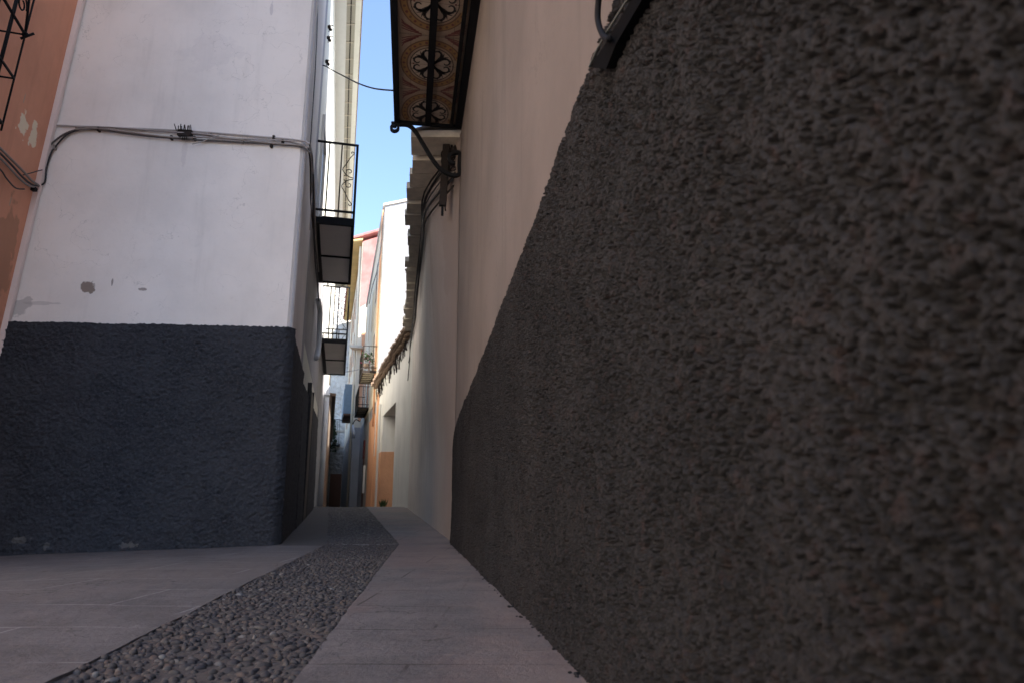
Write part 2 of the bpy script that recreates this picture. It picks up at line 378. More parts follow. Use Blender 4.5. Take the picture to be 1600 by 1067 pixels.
# cobbles: one mass of pebbles set on edge in the mortar
cob = NT('river pebbles', .62, .35)
oi = cob.n('ShaderNodeVectorMath', operation='SNAP')
att = cob.n('ShaderNodeAttribute'); att.attribute_name = 'tone'
cr = cob.n('ShaderNodeValToRGB'); cob.l(att.outputs['Fac'], cr.inputs[0]); e = cr.color_ramp.elements
e[0].color = (.035, .033, .04, 1); e[1].color = (.22, .21, .20, 1); e[1].position = 1
for p, c in ((.35, (.046, .040, .038, 1)), (.62, (.068, .058, .053, 1)), (.76, (.078, .055, .046, 1)), (.88, (.08, .07, .065, 1)), (.975, (.12, .11, .10, 1))):
    q = e.new(p); q.color = c
cob.bump(cob.noise(120, 4), .3, .002)
cob.out(cob.mix(cob.math('MULTIPLY', cob.noise(35, 3), .5), cr.outputs[0], (.08, .072, .07)))
def ico(sub):
    import bmesh
    bm = bmesh.new(); bmesh.ops.create_icosphere(bm, subdivisions=sub, radius=1)
    v = np.array([x.co[:] for x in bm.verts]); f = np.array([[q.index for q in p.verts] for p in bm.faces]); bm.free(); return v, f
I2, I1 = ico(2), ico(1)
AV, AF, AT = [], [], []; nb = 0
y = 1.5
while y < 21:
    step = .026 if y < 8 else .042+.002*(y-8)
    a, b = edge(CH_L, y), edge(CH_R, y); n = int((b-a)/(step*1.02))
    for i in range(n):
        x = a+(b-a)*(i+.5+random.uniform(-.38, .38))/n; yy = y+random.uniform(-.4, .4)*step
        if random.random() < (.36 if y < 8 else .12) or abs(yy-7.93) < .05: continue
        x = min(max(x, a+.012), b-.012)
        bigk = 1.0+.5*(random.random() < .14)
        rx = step*random.uniform(.32, .82)*bigk; ry = step*random.uniform(.28, .6)*bigk; rz = step*random.uniform(.36, .5)*bigk
        th = random.uniform(-.9, .9); v0, f0 = I2 if y < 7 else I1
        v = v0*(1+.1*rng.randn(len(v0), 1)*(.5))*np.array([rx, ry, rz]); c_, s_ = math.cos(th), math.sin(th)
        v = v@np.array([[c_, s_, 0], [-s_, c_, 0], [0, 0, 1]])
        zb = float(chz(x, yy, (x-a)/(b-a)))+.004-rz+random.uniform(-.001, .012)
        AV.append(v+np.array([x, yy, zb])); AF.append(f0+nb); nb += len(v)
        AT.append(np.full(len(v), min(1, random.random())))
    y += step*.82
V = np.concatenate(AV).astype(np.float32); F = np.concatenate(AF).astype(np.int32); T = np.concatenate(AT).astype(np.float32)
me = bpy.data.meshes.new('cobblestones'); me.vertices.add(len(V)); me.vertices.foreach_set('co', V.ravel())
me.loops.add(F.size); me.loops.foreach_set('vertex_index', F.ravel()); me.polygons.add(len(F))
me.polygons.foreach_set('loop_start', (np.arange(len(F))*3).astype(np.int32)); me.update(calc_edges=True)
me.polygons.foreach_set('use_smooth', np.full(len(F), True))
at_ = me.attributes.new('tone', 'FLOAT', 'POINT'); at_.data.foreach_set('value', T); me.update()
props(link_mesh('cobblestones', me, None, cob.m), 'dark rounded cobbles set in mortar down the middle of the alley', 'cobbles', kind='stuff')

# ------------------------------------------------------------------ small builders
def band(mb, p, q, z0, z1, th, m=0, out=None):
    """box along the wall line p->q standing th proud on the side of 'out'"""
    p = Vector((p[0], p[1], 0)); q = Vector((q[0], q[1], 0)); d = q-p; n = Vector((d.y, -d.x, 0)).normalized()
    if out is not None and n.dot(Vector((out[0], out[1], 0))) < 0: n = -n
    mb.obox((p.x-n.x*.02, p.y-n.y*.02, z0), d, n*(th+.02), (0, 0, z1-z0), m); return n
def line(f, a, b): return (f(a), a), (f(b), b)
def spiral(c, r0, r1, a0, a1, n=26):
    return [(c[0]+(r0+(r1-r0)*i/n)*math.cos(a0+(a1-a0)*i/n), c[1]+(r0+(r1-r0)*i/n)*math.sin(a0+(a1-a0)*i/n)) for i in range(n+1)]
def window(parent, f, a, b, z0, z1, out, fm, pm=None, shutters=None):
    m = MB(); p, q = line(f, a, b)
    for (za, zb) in ((z0-.08, z0), (z1, z1+.10)): band(m, (f(a-.08), a-.08), (f(b+.08), b+.08), za, zb, .05, 0, out)
    for (ya, yb) in ((a-.08, a), (b, b+.08)): band(m, (f(ya), ya), (f(yb), yb), z0, z1, .047, 0, out)
    w_ = m.build('window', fm, parent)
    g_ = MB(); band(g_, p, q, z0, z1, .012, 0, out); g_.build('pane', pm or glass_m, w_)
    if shutters:
        s_ = MB(); c = (a+b)/2
        for ya, yb in ((a+.01, c-.01), (c+.01, b-.01)):
            band(s_, (f(ya), ya), (f(yb), yb), z0+.01, z1-.01, .035, 0, out)
            k = z0+.08
            while k < z1-.08: band(s_, (f(ya+.05), ya+.05), (f(yb-.05), yb-.05), k, k+.04, .045, 0, out); k += .08
        s_.build('shutter', shutters, w_)
    return w_

# ------------------------------------------------------------------ LEFT: near house with the slate blue dado
hl = thing('house', (CORN[0]-1.5, 8.6, GZ), 'white corner house with a slate blue rough dado and a cable bundle across its front', 'house')
SIDE_END = 10.25
m = MB(); c0 = CORN; side = (LL(SIDE_END), SIDE_END)
m.prism([(INN[0]-3, FR(INN[0]-3)), (c0[0]-.05, FR(c0[0]-.05)-.0), (c0[0], c0[1]+.06), side, (-9, 11.5)], -1.2, 9.6, 0)
m.build('wall', white_near, hl)
m = MB(); m.prism([(INN[0]-3.2, 7.0), (c0[0]+.3, 7.3), (LL(SIDE_END)+.3, SIDE_END), (-9, 11.5)], 9.61, 9.75); m.build('roof', tile_mat, hl)
# side face: darker, more streaked plaster, a few mm proud
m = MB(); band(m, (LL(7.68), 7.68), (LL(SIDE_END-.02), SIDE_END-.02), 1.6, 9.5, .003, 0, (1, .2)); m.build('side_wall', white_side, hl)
def dado_front():
    nx, nz = 520, 330
    x = np.linspace(INN[0]-.1, c0[0]+.03, nx); top = 1.93
    Zs = np.linspace(-.62, top, nz); X, Z = np.meshgrid(x, Zs)
    topw = top+.012*(vn(x*3, x*0+2)-.5)+.012*(vn(x*45, x*0+9)-.5)
    Z = -.62+(Z+.62)*((topw+.62)/(top+.62))[None, :]
    d = .020*vn(X*26, Z*34)+.013*vn(X*58+9, Z*72)+.03*vn(X*2.2, Z*2.2)
    batter = .05*np.clip((1.9-Z)/2.5, 0, 1)
    Y = FR(X)-.012-d-batter
    # roll the right end round the corner
    e_ = np.clip((X-(c0[0]-.06))/.09, 0, 1); Y = Y+e_**2*.11; X = X+batter*.55
    P = np.stack([X, Y, Z], 2)
    capt = P[-1:].copy(); capt[..., 1] += .06
    # chipped pale marks stay in the material
    return grid_obj('dado', np.concatenate([P, capt]), dado_left, hl)
dado_front()
n_ = dado_left.node_tree
def dado_sidewall():
    yy = np.linspace(7.70, SIDE_END, 220); zz = np.linspace(-.6, 1.88, 160); Yg, Zg = np.meshgrid(yy, zz)
    d = .015+.012*vn(Yg*25, Zg*25)+.006*vn(Yg*60, Zg*60)+.03*np.clip((1.9-Zg)/2.5, 0, 1)
    P = np.stack([LL(Yg)+d, Yg+.02, Zg], 2); cp = P[-1:].copy(); cp[..., 0] -= .05
    grid_obj('side_dado', np.concatenate([P, cp]), dado_side, hl)
dado_sidewall()

# terracotta house, further left, with a window grille
ho = thing('house', (-7, 4.5, GZ), 'terracotta house at the left edge with a peeling patch and a barred window', 'house')
m = MB(); m.prism([(RO(7.38), 7.38), (RO(4.2), 4.2), (-11, 4.2), (-11, 7.1)], -1.2, 9.2); m.build('wall', ochre_wall, ho)
m = MB(); m.prism([(RO(7.38)+.3, 7.3), (RO(4.0)+.3, 4.0), (-11, 4.0), (-11, 7.1)], 9.21, 9.4); m.build('roof', tile_mat, ho)
m = MB()    # pale trim strip in the inner corner
p0, p1 = at(128, 0, 7.30), at(30, 395, 7.30)
m.add([], [])
m.prism([(INN[0]-.005, 7.385), (INN[0]+.055, 7.392), (INN[0]+.055, 7.35), (INN[0]-.005, 7.34)], .6, 9.2); m.build('corner_trim', plaster('pale trim', (.78, .66, .62), .05), ho)
# window with projecting grille
wa, wb, wz0, wz1 = 4.6, 5.55, 3.42, 5.2
window(ho, RO, wa, wb, wz0+.1, wz1-.1, (1, .2), ochre_wall, wood_brown)
nrm = Vector((1, .30, 0)).normalized(); gr = MB()
def gp(yv, z, o): return Vector((RO(yv)+nrm.x*o, yv+nrm.y*o, z))
ga, gb = 4.35, 5.72; D = .30
for z in (wz0+.02, 3.92, 4.40):
    gr.tube([gp(ga, z, 0), gp(ga, z, D), gp(gb, z, D), gp(gb, z, 0)], .012, 4)
yv = ga
while yv <= gb+.01:
    gr.tube([gp(yv, wz0-.05, D), gp(yv, wz1+.2, D)], .009, 6); yv += (gb-ga)/5
gr.tube([gp(gb, wz0-.05, D*.5), gp(gb, wz1+.2, D*.5)], .009, 6)
gr.tube([gp(ga, 4.40, D), gp(gb, 4.40, D)], .018, 4)
gr.tube([gp(gb, 4.40, D), gp(gb-.15, wz1+.2, D*.85), gp(gb-.4, wz1+.5, D*.5), gp(gb-.5, wz1+.75, 0)], .011, 6)
gr.ball(gp(gb, 4.40, D), .03); gr.tube([gp(gb, 4.35, D-.03), gp(gb, 4.43, D+.07)], .013, 6)
cc = spiral((0, 0), .10, .03, 0, 8); gr.tube([gp(gb-.18+a, 4.60+b, D) for a, b in cc], .008, 5)
gr.build('window_grille', iron, ho)
for o_ in list(ho.children)+[c_ for q_ in ho.children for c_ in q_.children]:
    for v_ in o_.data.vertices: v_.co.x += LEAN*(v_.co.z+GZ-1.9)

# cables on the left walls --------------------------------------------------------------
def smooth(pts, k=6):
    pts = [Vector(p) for p in pts]; o = []
    for i in range(len(pts)-1):
        a, b, c, d = pts[max(i-1, 0)], pts[i], pts[i+1], pts[min(i+2, len(pts)-1)]
        for j in range(k):
            t = j/k; o.append(.5*((2*b)+(c-a)*t+(2*a-5*b+4*c-d)*t*t+(3*b-a-3*c+d)*t**3))
    o.append(pts[-1]); return o
cb = thing('cable_bundle', tuple(onfront(288, 210)), 'bundle of painted and grey cables clipped across the white house front with a spiky junction', 'cable')
for (pts, r, mt, of) in (
    ([(83, 196), (125, 198), (200, 201), (290, 205), (380, 212), (440, 217), (474, 221), (484, 226)], .011, cable_pale, .02),
    ([(118, 200), (155, 199), (230, 204), (300, 210), (370, 217), (430, 219), (478, 228)], .010, cable_grey, .03),
    ([(72, 236), (84, 222), (105, 208), (130, 202), (160, 204), (220, 212), (290, 218), (360, 222), (430, 226), (470, 230), (485, 240)], .0115, cable_mid, .032),
    ([(118, 203), (150, 201), (200, 207), (270, 215), (340, 216), (420, 224), (470, 228), (482, 232)], .009, cable_grey, .045),
    ([(270, 207), (320, 210), (360, 217), (400, 218), (460, 221)], .006, cable_pale, .055),
    ([(300, 226), (318, 221), (335, 214), (350, 209)], .005, cable_pale, .05),
    ([(60, 291), (70, 285), (73, 262), (80, 240), (88, 228), (108, 209), (140, 201), (180, 206)], .010, cable_dark, .035)):
    MB().tube(smooth([onfront(x, y, of) for x, y in pts]), r, 7).build('cable', mt, cb)
j = MB(); c = onfront(287, 207, .06)
j.obox(c-Vector((.08, .0, .035)), (.17, 0, -.01), (0, .05, 0), (0, 0, .075))
for k in range(9):
    dx = -.09+k*.022; a = c+Vector((dx, 0, .02)); j.tube([a, a+Vector((random.uniform(-.02, .02), -.03, random.uniform(.03, .075)))], .006, 5)
for k in range(4):
    a = c+Vector((-.03+k*.025, 0, -.03)); j.tube([a, a+Vector((random.uniform(-.01, .01), -.01, -random.uniform(.04, .1)))], .006, 5)
j.build('junction', iron_rust, cb)
for x, y in ((153, 201), (267, 214), (303, 215), (326, 209), (378, 219), (423, 226), (427, 214), (84, 229), (441, 221)):
    q = onfront(x, y, .045); MB().obox(q-Vector((.012, .0, .03)), (.024, 0, 0), (0, .045, 0), (0, 0, .05)).build('clip', iron_rust if x % 2 else cable_grey, cb)
cb2 = thing('cable_bundle', tuple(onlter(30, 262)), 'sagging dark cables on the terracotta wall running into the inner corner', 'cable')
for (pts, r, mt) in (([(-30, 205), (0, 232), (20, 252), (36, 268), (50, 283), (60, 290)], .013, cable_grey),
                     ([(-30, 215), (0, 240), (18, 258), (34, 276), (50, 289), (62, 291)], .011, cable_dark),
                     ([(-30, 225), (0, 248), (16, 264), (30, 279), (44, 290), (56, 293)], .012, cable_grey),
                     ([(-30, 240), (0, 265), (10, 279), (24, 294), (38, 296)], .008, cable_dark),
                     ([(36, 274), (48, 271), (58, 268), (66, 266)], .006, cable_dark)):
    MB().tube(smooth([onlter(x, y, .04+r) for x, y in pts]), r, 6).build('cable', mt, cb2)
q = onlter(52, 296); MB().obox(q-Vector((.02, .02, .02)), (.05, 0, 0), (0, .05, 0), (0, 0, .04)).build('clip', iron, cb2)
tc = MB(); tc.tube([onfront(x, y, .03) for x, y in ((134, -60), (124, 0), (103, 92), (84, 190), (72, 260), (62, 300))], .006, 6)
props(tc.build('cable', cable_dark), 'thin dark cable dropping straight down the white wall beside the terracotta house', 'cable')
# cables turning down the street side
cs = thing('cable_bundle', (LL(8.2), 8.2, 3), 'loose old cables falling down the shaded side wall from the house corner', 'cable')
for (pts, r, mt) in (([(484, 226, 7.75), (488, 250, 8.0), (489, 290, 8.2), (490, 340, 8.4), (492, 400, 9.0), (496, 440, 10.0), (498, 470, 11)], .012, cable_dark),
                     ([(482, 232, 7.72), (485, 260, 7.9), (486, 320, 8.2), (490, 358, 8.5)], .012, iron_rust),
                     ([(486, 240, 7.75), (490, 280, 8.2), (492, 330, 8.6), (494, 380, 9.4), (498, 425, 10.4)], .009, cable_grey),
                     ([(478, 222, 7.7), (486, 234, 7.8), (487, 300, 8.1), (484, 360, 8.3)], .007, cable_pale)):
    P = [at(x, y, Y) for x, y, Y in pts]
    for p, (x, y, Y) in zip(P, pts): p.x = max(p.x, LL(Y)+.02)
    MB().tube(smooth(P), r, 6).build('cable', mt, cs)
tc = MB(); P = [at(x, y, Y) for x, y, Y in ((497, -20, 7.9), (495, 60, 7.9), (492, 120, 7.85), (488, 180, 7.8), (485, 225, 7.75))]
tc.tube(P, .006, 6); props(tc.build('cable', cable_dark), 'thin black cable running up the right corner of the white house', 'cable')

# ------------------------------------------------------------------ LEFT: second house, eave and balconies
h2 = thing('house', (LL(13)-1, 13, GZ), 'tall cream house on the left with deep eave and two iron balconies', 'house')
e2 = 33.0; zE = 10.3
m = MB(); m.prism([(LL(SIDE_END)-.0, SIDE_END+.005), (LL(e2), e2), (LL(e2)-7, e2), (-10, SIDE_END+1.4)], -1.5, zE); m.build('wall', cream_wall, h2)
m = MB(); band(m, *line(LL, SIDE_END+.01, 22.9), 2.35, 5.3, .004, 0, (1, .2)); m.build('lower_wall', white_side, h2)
m = MB(); m.prism([(LL(23.02)-.1, 23.02), (LL(23.02)+.16, 23.02), (LL(32.9)+.16, 32.9), (LL(32.9)-.1, 32.9)], -1.5, 3.5); m.build('lower_wall', brown_far, h2, 'brown stained lower wall past the white drainpipe')
# dado of the second house with dark door recess
m = MB(); yy = np.linspace(SIDE_END+.05, 18.0, 300); zz = np.linspace(-.6, 1, 120)
Yg, U = np.meshgrid(yy, (zz+.6)/1.6); Zg = -.6+U*(2.33+.042*(Yg-SIDE_END)*1.0)
d = .02+.014*vn(Yg*16, Zg*16)+.006*vn(Yg*50, Zg*50)+.04*(1-U)
P = np.stack([LL(Yg)+d, Yg, Zg], 2); cp = P[-1:].copy(); cp[..., 0] -= .08; sd0 = P[:, :1].copy(); sd0[..., 0] -= .06
P = np.concatenate([P, cp]); sd0 = P[:, :1].copy(); sd0[..., 0] -= .08; sd1 = P[:, -1:].copy(); sd1[..., 0] -= .08
grid_obj('dado', np.concatenate([sd0, P, sd1], 1), dado_side, h2)
m = MB(); band(m, *line(LL, 12.2, 13.3), -.4, 1.95, .068, 0, (1, .2)); dd = m.build('door', wood_dark, h2)
m = MB(); band(m, *line(LL, 12.12, 12.2), -.4, 2.05, .074, 0, (1, .2)); band(m, *line(LL, 13.3, 13.38), -.4, 2.05, .074, 0, (1, .2)); m.build('door_frame', dado_side, dd)
# eave: soffit with battens, gutter, fascia
out = .56
m = MB(); a, b = SIDE_END-.9, e2-.2
m.obox((LL(a)-.05, a, zE), (LL(b)-LL(a), b-a, 0), (.30, .02, 0), (0, 0, .08), 0)
m.build('cornice', white_paint, h2)
m = MB(); m.obox((LL(a)+.21, a, zE+.045), (LL(b)-LL(a), b-a, 0), (.24, .02, 0), (0, 0, .06), 0)
m.build('soffit', soffit_beige, h2)
k = a+.2
while k < b: m = MB(); m.obox((LL(k)+.22, k, zE+.025), (.22, .0, 0), (-.008, .03, 0), (0, 0, .03), 0); m.build('batten', beam_mat, h2); k += .62
m = MB(); m.tube([(LL(a)+.35, a, zE+.035), (LL(b)+.35, b, zE+.035)], .012, 6); m.build('soffit_cable', iron_rust, h2)
m = MB(); m.obox((LL(a)+.45, a, zE-.01), (LL(b)-LL(a), b-a, 0), (.12, .01, 0), (0, 0, .16), 0); m.build('gutter', cream_wall, h2)
m = MB(); m.prism([(LL(a)+.6, a), (LL(b)+.6, b), (LL(b)-6, b), (LL(a)-6, a)], zE+.17, zE+.3); m.build('roof', tile_mat, h2)

def balcony(parent, f, a, b, z, proj, rail, sgn=1, cross=1, scrolls=True, sof=None, fmat=None, bt=.016, lab=None):
    """iron balcony on wall line f from Y=a to b, slab underside z; sgn=+1 projects to +x"""
    fmat = fmat or iron; d = Vector((f(b)-f(a), b-a, 0)); L = d.length; d.normalize()
    n = Vector((d.y, -d.x, 0))*sgn; o = Vector((f(a), a, z))
    P = lambda s, t, h: o+d*s+n*t+Vector((0, 0, h))
    fr = MB(); th = .11
    def bar(s0, s1, t0, t1, h0, h1, mb=fr): mb.obox(P(s0, t0, h0), d*(s1-s0), n*(t1-t0), (0, 0, h1-h0))
    bar(0, L, proj-.05, proj, 0, th); bar(0, .05, 0, proj-.05, 0, th); bar(L-.05, L, 0, proj-.05, 0, th); bar(.05, L-.05, .02, .11, .0, th*.8)
    for k in range(cross):
        s = L*(k+1)/(cross+1); bar(s-.02, s+.02, .11, proj-.05, .005, .09)
    B = fr.build('balcony', fmat, parent, lab)
    sf = MB(); bar(.05, L-.05, .0, proj-.05, .03, .085, sf); sf.build('soffit', sof or soffit_grey, B)
    rl = MB(); r = .011
    for t0 in (rail, .22):
        rl.obox(P(0, .0, t0), n*proj, d*.03, (0, 0, .03)); rl.obox(P(0, proj-.035, t0), d*L, n*.035, (0, 0, .03)); rl.obox(P(L-.03, .0, t0), n*proj, d*.03, (0, 0, .03))
    rl.obox(P(0, proj-.04, th), n*.04, d*.04, (0, 0, rail-th+.03)); rl.obox(P(L-.04, proj-.04, th), n*.04, d*.04, (0, 0, rail-th+.03))
    for s in (0.01, L-.04):
        for t in (proj*.28, proj*.58): rl.obox(P(s, t, th), n*bt, d*bt, (0, 0, rail-th))
    k = .18
    while k < L-.1: rl.obox(P(k, proj-.028, th), n*bt, d*bt, (0, 0, rail-th)); k += .16
    if scrolls:
        H0, H1 = .26, rail-.02; mid = (H0+H1)/2; c = proj-.05; w0 = proj*.58+.02
        for s in (.015, L-.02):
            for sg in (1, -1):
                pts = spiral((c-.09, mid+sg*.11), .055, .02, math.pi*.0, -sg*math.pi*1.4*1.0, 12)[::-1]
                pts = [(c-.16, mid+sg*.03)]+[(c-.13, mid+sg*.055)]+spiral((c-.075, mid+sg*.115), .055, .018, math.pi*1.15 if sg > 0 else math.pi*.85, (math.pi*1.15-5.5) if sg > 0 else (math.pi*.85+5.5), 16)
                rl.tube([P(s, t, h) for t, h in pts], .007, 5)
                pts = [(c-.01, mid+sg*.01), (c-.10, mid+sg*.04), (w0+.02, mid+sg*.14), (w0+.07, mid+sg*.24), (c-.07, mid+sg*.37), (c-.03, mid+sg*.42)]+spiral((c-.045, mid+sg*.45), .03, .012, -sg*.8, sg*3.8, 10)
                rl.tube([P(s, t, h) for t, h in smooth([Vector((a_, b_, 0)) for a_, b_ in pts], 3) for t, h in [(t, h)]] if False else [P(s, q.x, q.y) for q in smooth([Vector((a_, b_, 0)) for a_, b_ in pts], 3)], .007, 5)
    rl.build('railing', fmat, B)
    return B, P
balcony(h2, LL, 9.98+.05, 13.1, 4.23, .655, 1.40, bt=.022, lab='upper nearer iron balcony with grey soffit')
balcony(h2, LL, 16.2, 20.6, 3.72, .66, 1.42, bt=.03, lab='lower farther iron balcony with grey soffit')
for (a, b, z0) in ((11.0, 12.2, 4.36), (17.6, 19.0, 3.86)): window(h2, LL, a, b, z0, z0+2.2, (1, .2), white_paint, glass_m)
# drainpipe and end pilaster at the far corner
m = MB(); q = (LL(21.6)+.13, 21.6); m.tube([(q[0], q[1], -.2), (q[0]+.0, q[1], 3.55)], .085, 14); m.tube([(q[0], q[1], 3.2), (q[0], q[1], 3.28)], .10, 14)
m.build('drainpipe', pvc_white, h2)
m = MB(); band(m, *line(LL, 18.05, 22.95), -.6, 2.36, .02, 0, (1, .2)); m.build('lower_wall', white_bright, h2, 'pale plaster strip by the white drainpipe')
m = MB()    # bent pipe and conduit on the shaded wall between balconies
m.tube(smooth([at(497, 470, 11.9), at(500, 490, 12.6), at(498, 540, 12.4), at(494, 560, 12.)]), .05, 10); m.build('conduit', pvc_white, h2)
# small porcelain insulators high on the wall
ins = thing('insulator_set', tuple(at(500, 65, 10.6)), 'cluster of small wire insulators high on the cream wall beside the eave', 'insulator')
for (x, y) in ((499, 43), (497, 60), (498, 97)):
    p = at(x+2, y, 10.6); p.x = max(p.x, LL(10.6)+.03); k = MB(); k.ball(p, .035); k.ball(p+Vector((.03, 0, -.05)), .028)
    k.tube([p-Vector((.06, 0, -.03)), p+Vector((.07, 0, .03))], .008, 5); k.tube([p+Vector((0, 0, .05)), p-Vector((0, 0, .10))], .007, 5); k.build('insulator', iron_rust, ins)

# ------------------------------------------------------------------ RIGHT: near house with charcoal dado, balcony with tiled soffit
ha = thing('house', (2.5, 3, GZ), 'near right house with rose grey plaster above a coarse charcoal stucco dado', 'house')
m = MB(); m.prism([(RA(-.6), -.6), (RA(8), 8), (6, 8), (6, -.6)], -1.2, 14.6); m.build('wall', wall_warm, ha)  # unseen upper height raised to keep sun off the left house
m = MB(); m.prism([(RA(-.8)-.5, -.8), (RA(8)-.5, 8.3), (6, 8.3), (6, -.8)], 14.61, 14.8); m.build('roof', tile_mat, ha)
topY = [-.6, 0, 1.2, 1.89, 2.63, 4.1, 5.78, 7.3, 7.75, 7.93, 8.03]; topZ = [1.5, 1.42, 1.36, 1.30, 1.215, 1.08, .955, .85, .79, .68, .5]
def dado_r(name, Ys, nz, amp):
    U = np.linspace(0, 1, nz); Yg, Ug = np.meshgrid(Ys, U)
    top = np.interp(Yg, topY, topZ)+.012*(vn(Yg*9, Yg*0+1)-.5)+.008*(vn(Yg*60, Yg*0+4)-.5)
    Z = -.60+(top+.60)*Ug
    wx = .010*(vn(Yg*60, Z*60+20)-.5); a = vn((Yg+wx)*175, (Z-wx)*160); b = vn(Yg*320+7, Z*310+3); c = vn(Yg*68+3, (Z+wx)*60); c2_ = vn(Yg*11+3, Z*11); e_ = vn(Yg*3, Z*3)
    h = .56*a+.34*b+.42*c+.20*(c2_-.5); h = np.clip((h-.42)/.42, 0, 1); h = h*h*(3-2*h)
    d = .012+amp*h+.003*b+.012*e_+.012*np.clip((-.15-Z)/.35, 0, 1)**1.5
    d = d*np.clip((1-Ug)/.012, .25, 1)
    nx, ny = -1/math.hypot(1, .149), -.149/math.hypot(1, .149)
    P = np.stack([RA(Yg)+d*nx, Yg+d*ny*.0, Z], 2)
    cp = P[-1:].copy(); cp[..., 0] += .05; P = np.concatenate([P, cp])
    endc = P[:, -1:].copy(); endc[..., 0] += .05
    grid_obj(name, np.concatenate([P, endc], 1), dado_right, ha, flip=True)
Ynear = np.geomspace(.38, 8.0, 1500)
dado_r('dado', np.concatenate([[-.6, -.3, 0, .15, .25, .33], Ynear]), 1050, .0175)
# thin footing crack line, rubble where wall meets paving
m = MB()
for k in range(230):
    yv = .5+7.4*random.random()**1.4; x = RA(yv)-.026-abs(random.gauss(0, .018)); s = random.uniform(.002, .007); m.ball((x, yv, float(gz(x, yv))+s*.2), (s*1.3, s*1.6, s), 0, 6, 4, .25)
props(m.build('grit', dado_right), 'loose crumbs of stucco along the foot of the charcoal wall', 'grit', kind='stuff')

# tiled balcony
bz = 4.65; ba, bb, bp = 3.3, 7.96, .86
dA = Vector((-.149, 1, 0)).normalized(); nA = Vector((-1, -.149, 0)).normalized(); oA = Vector((RA(ba), ba, bz))
LA = (bb-ba)/dA.y
PA = lambda s, t, h: oA+dA*s+nA*t+Vector((0, 0, h))
def barA(mb, s0, s1, t0, t1, h0, h1, m=0): mb.obox(PA(s0, t0, h0), dA*(s1-s0), nA*(t1-t0), (0, 0, h1-h0), m)
fr = MB(); barA(fr, 0, LA, bp-.07, bp, -.02, .14); barA(fr, LA-.05, LA, 0, bp-.07, -.01, .13); barA(fr, 0, .05, 0, bp-.07, -.01, .13)
barA(fr, .05, LA-.05, .40, .475, -.03, .04); barA(fr, .05, LA-.05, .0, .09, -.02, .1); barA(fr, .05, LA-.05, .12, .16, -.035, .04)
BA = fr.build('balcony', iron, ha)
t_base = plain('painted tile ground', (.34, .26, .19), .35, var=.15)
t_gold = plain('tile gold', (.30, .18, .07), .35); t_black = plain('tile black', (.02, .018, .018), .35); t_brown = plain('tile brown', (.16, .085, .05), .35)
t_red = plain('tile red', (.17, .055, .05), .35); t_pale = plain('tile pale', (.48, .40, .32), .35); t_joint = plain('tile joint', (.12, .09, .07), .9)
tl = MB(); barA(tl, .05, LA-.05, .0, bp-.07, .02, .07, 0)
lay = [0.]
def zz(k): return .0195-.0012*k
def quad(pts, k, m):   # flat patch on the underside (s, t)
    vs_ = [PA(s, t, zz(k)) for s, t in pts]; n0 = (Vector(vs_[1])-Vector(vs_[0])).cross(Vector(vs_[2])-Vector(vs_[0]))
    ids = list(range(len(pts))); tl.add(vs_, [ids if n0.z < 0 else ids[::-1]], m)
S1 = LA-.05
def clipq(pts, k, m):
    pts = [(c[0]+(p[0]-c[0])*1.24, p[1]) for p in pts]
    if all(p[0] <= S1 for p in pts) and all(p[0] >= .05 for p in pts) and all(.10 < p[1] < bp-.075 for p in pts): quad(pts, k, m)
def ring(c, r0, r1, k, m, n=48, a0=0, a1=2*math.pi):
    for i in range(n):
        x, y_ = a0+(a1-a0)*i/n, a0+(a1-a0)*(i+1)/n
        clipq([(c[0]+r0*math.cos(x), c[1]+r0*math.sin(x)), (c[0]+r1*math.cos(x), c[1]+r1*math.sin(x)), (c[0]+r1*math.cos(y_), c[1]+r1*math.sin(y_)), (c[0]+r0*math.cos(y_), c[1]+r0*math.sin(y_))], k, m)
def disc(c, r, k, m, n=10):
    clipq([(c[0]+r*math.cos(2*math.pi*i/n), c[1]+r*math.sin(2*math.pi*i/n)) for i in range(n)], k, m)
def stroke(pts, w0, w1, k, m):
    N = len(pts)
    for i in range(N-1):
        (x0, y0), (x1, y1) = pts[i], pts[i+1]; L_ = math.hypot(x1-x0, y1-y0) or 1; nx, ny = -(y1-y0)/L_, (x1-x0)/L_
        wa_ = w0+(w1-w0)*i/(N-1); wb_ = w0+(w1-w0)*(i+1)/(N-1)
        clipq([(x0-nx*wa_, y0-ny*wa_), (x0+nx*wa_, y0+ny*wa_), (x1+nx*wb_, y1+ny*wb_), (x1-nx*wb_, y1-ny*wb_)], k, m)
tc_ = .43
s = LA-.27
first = True
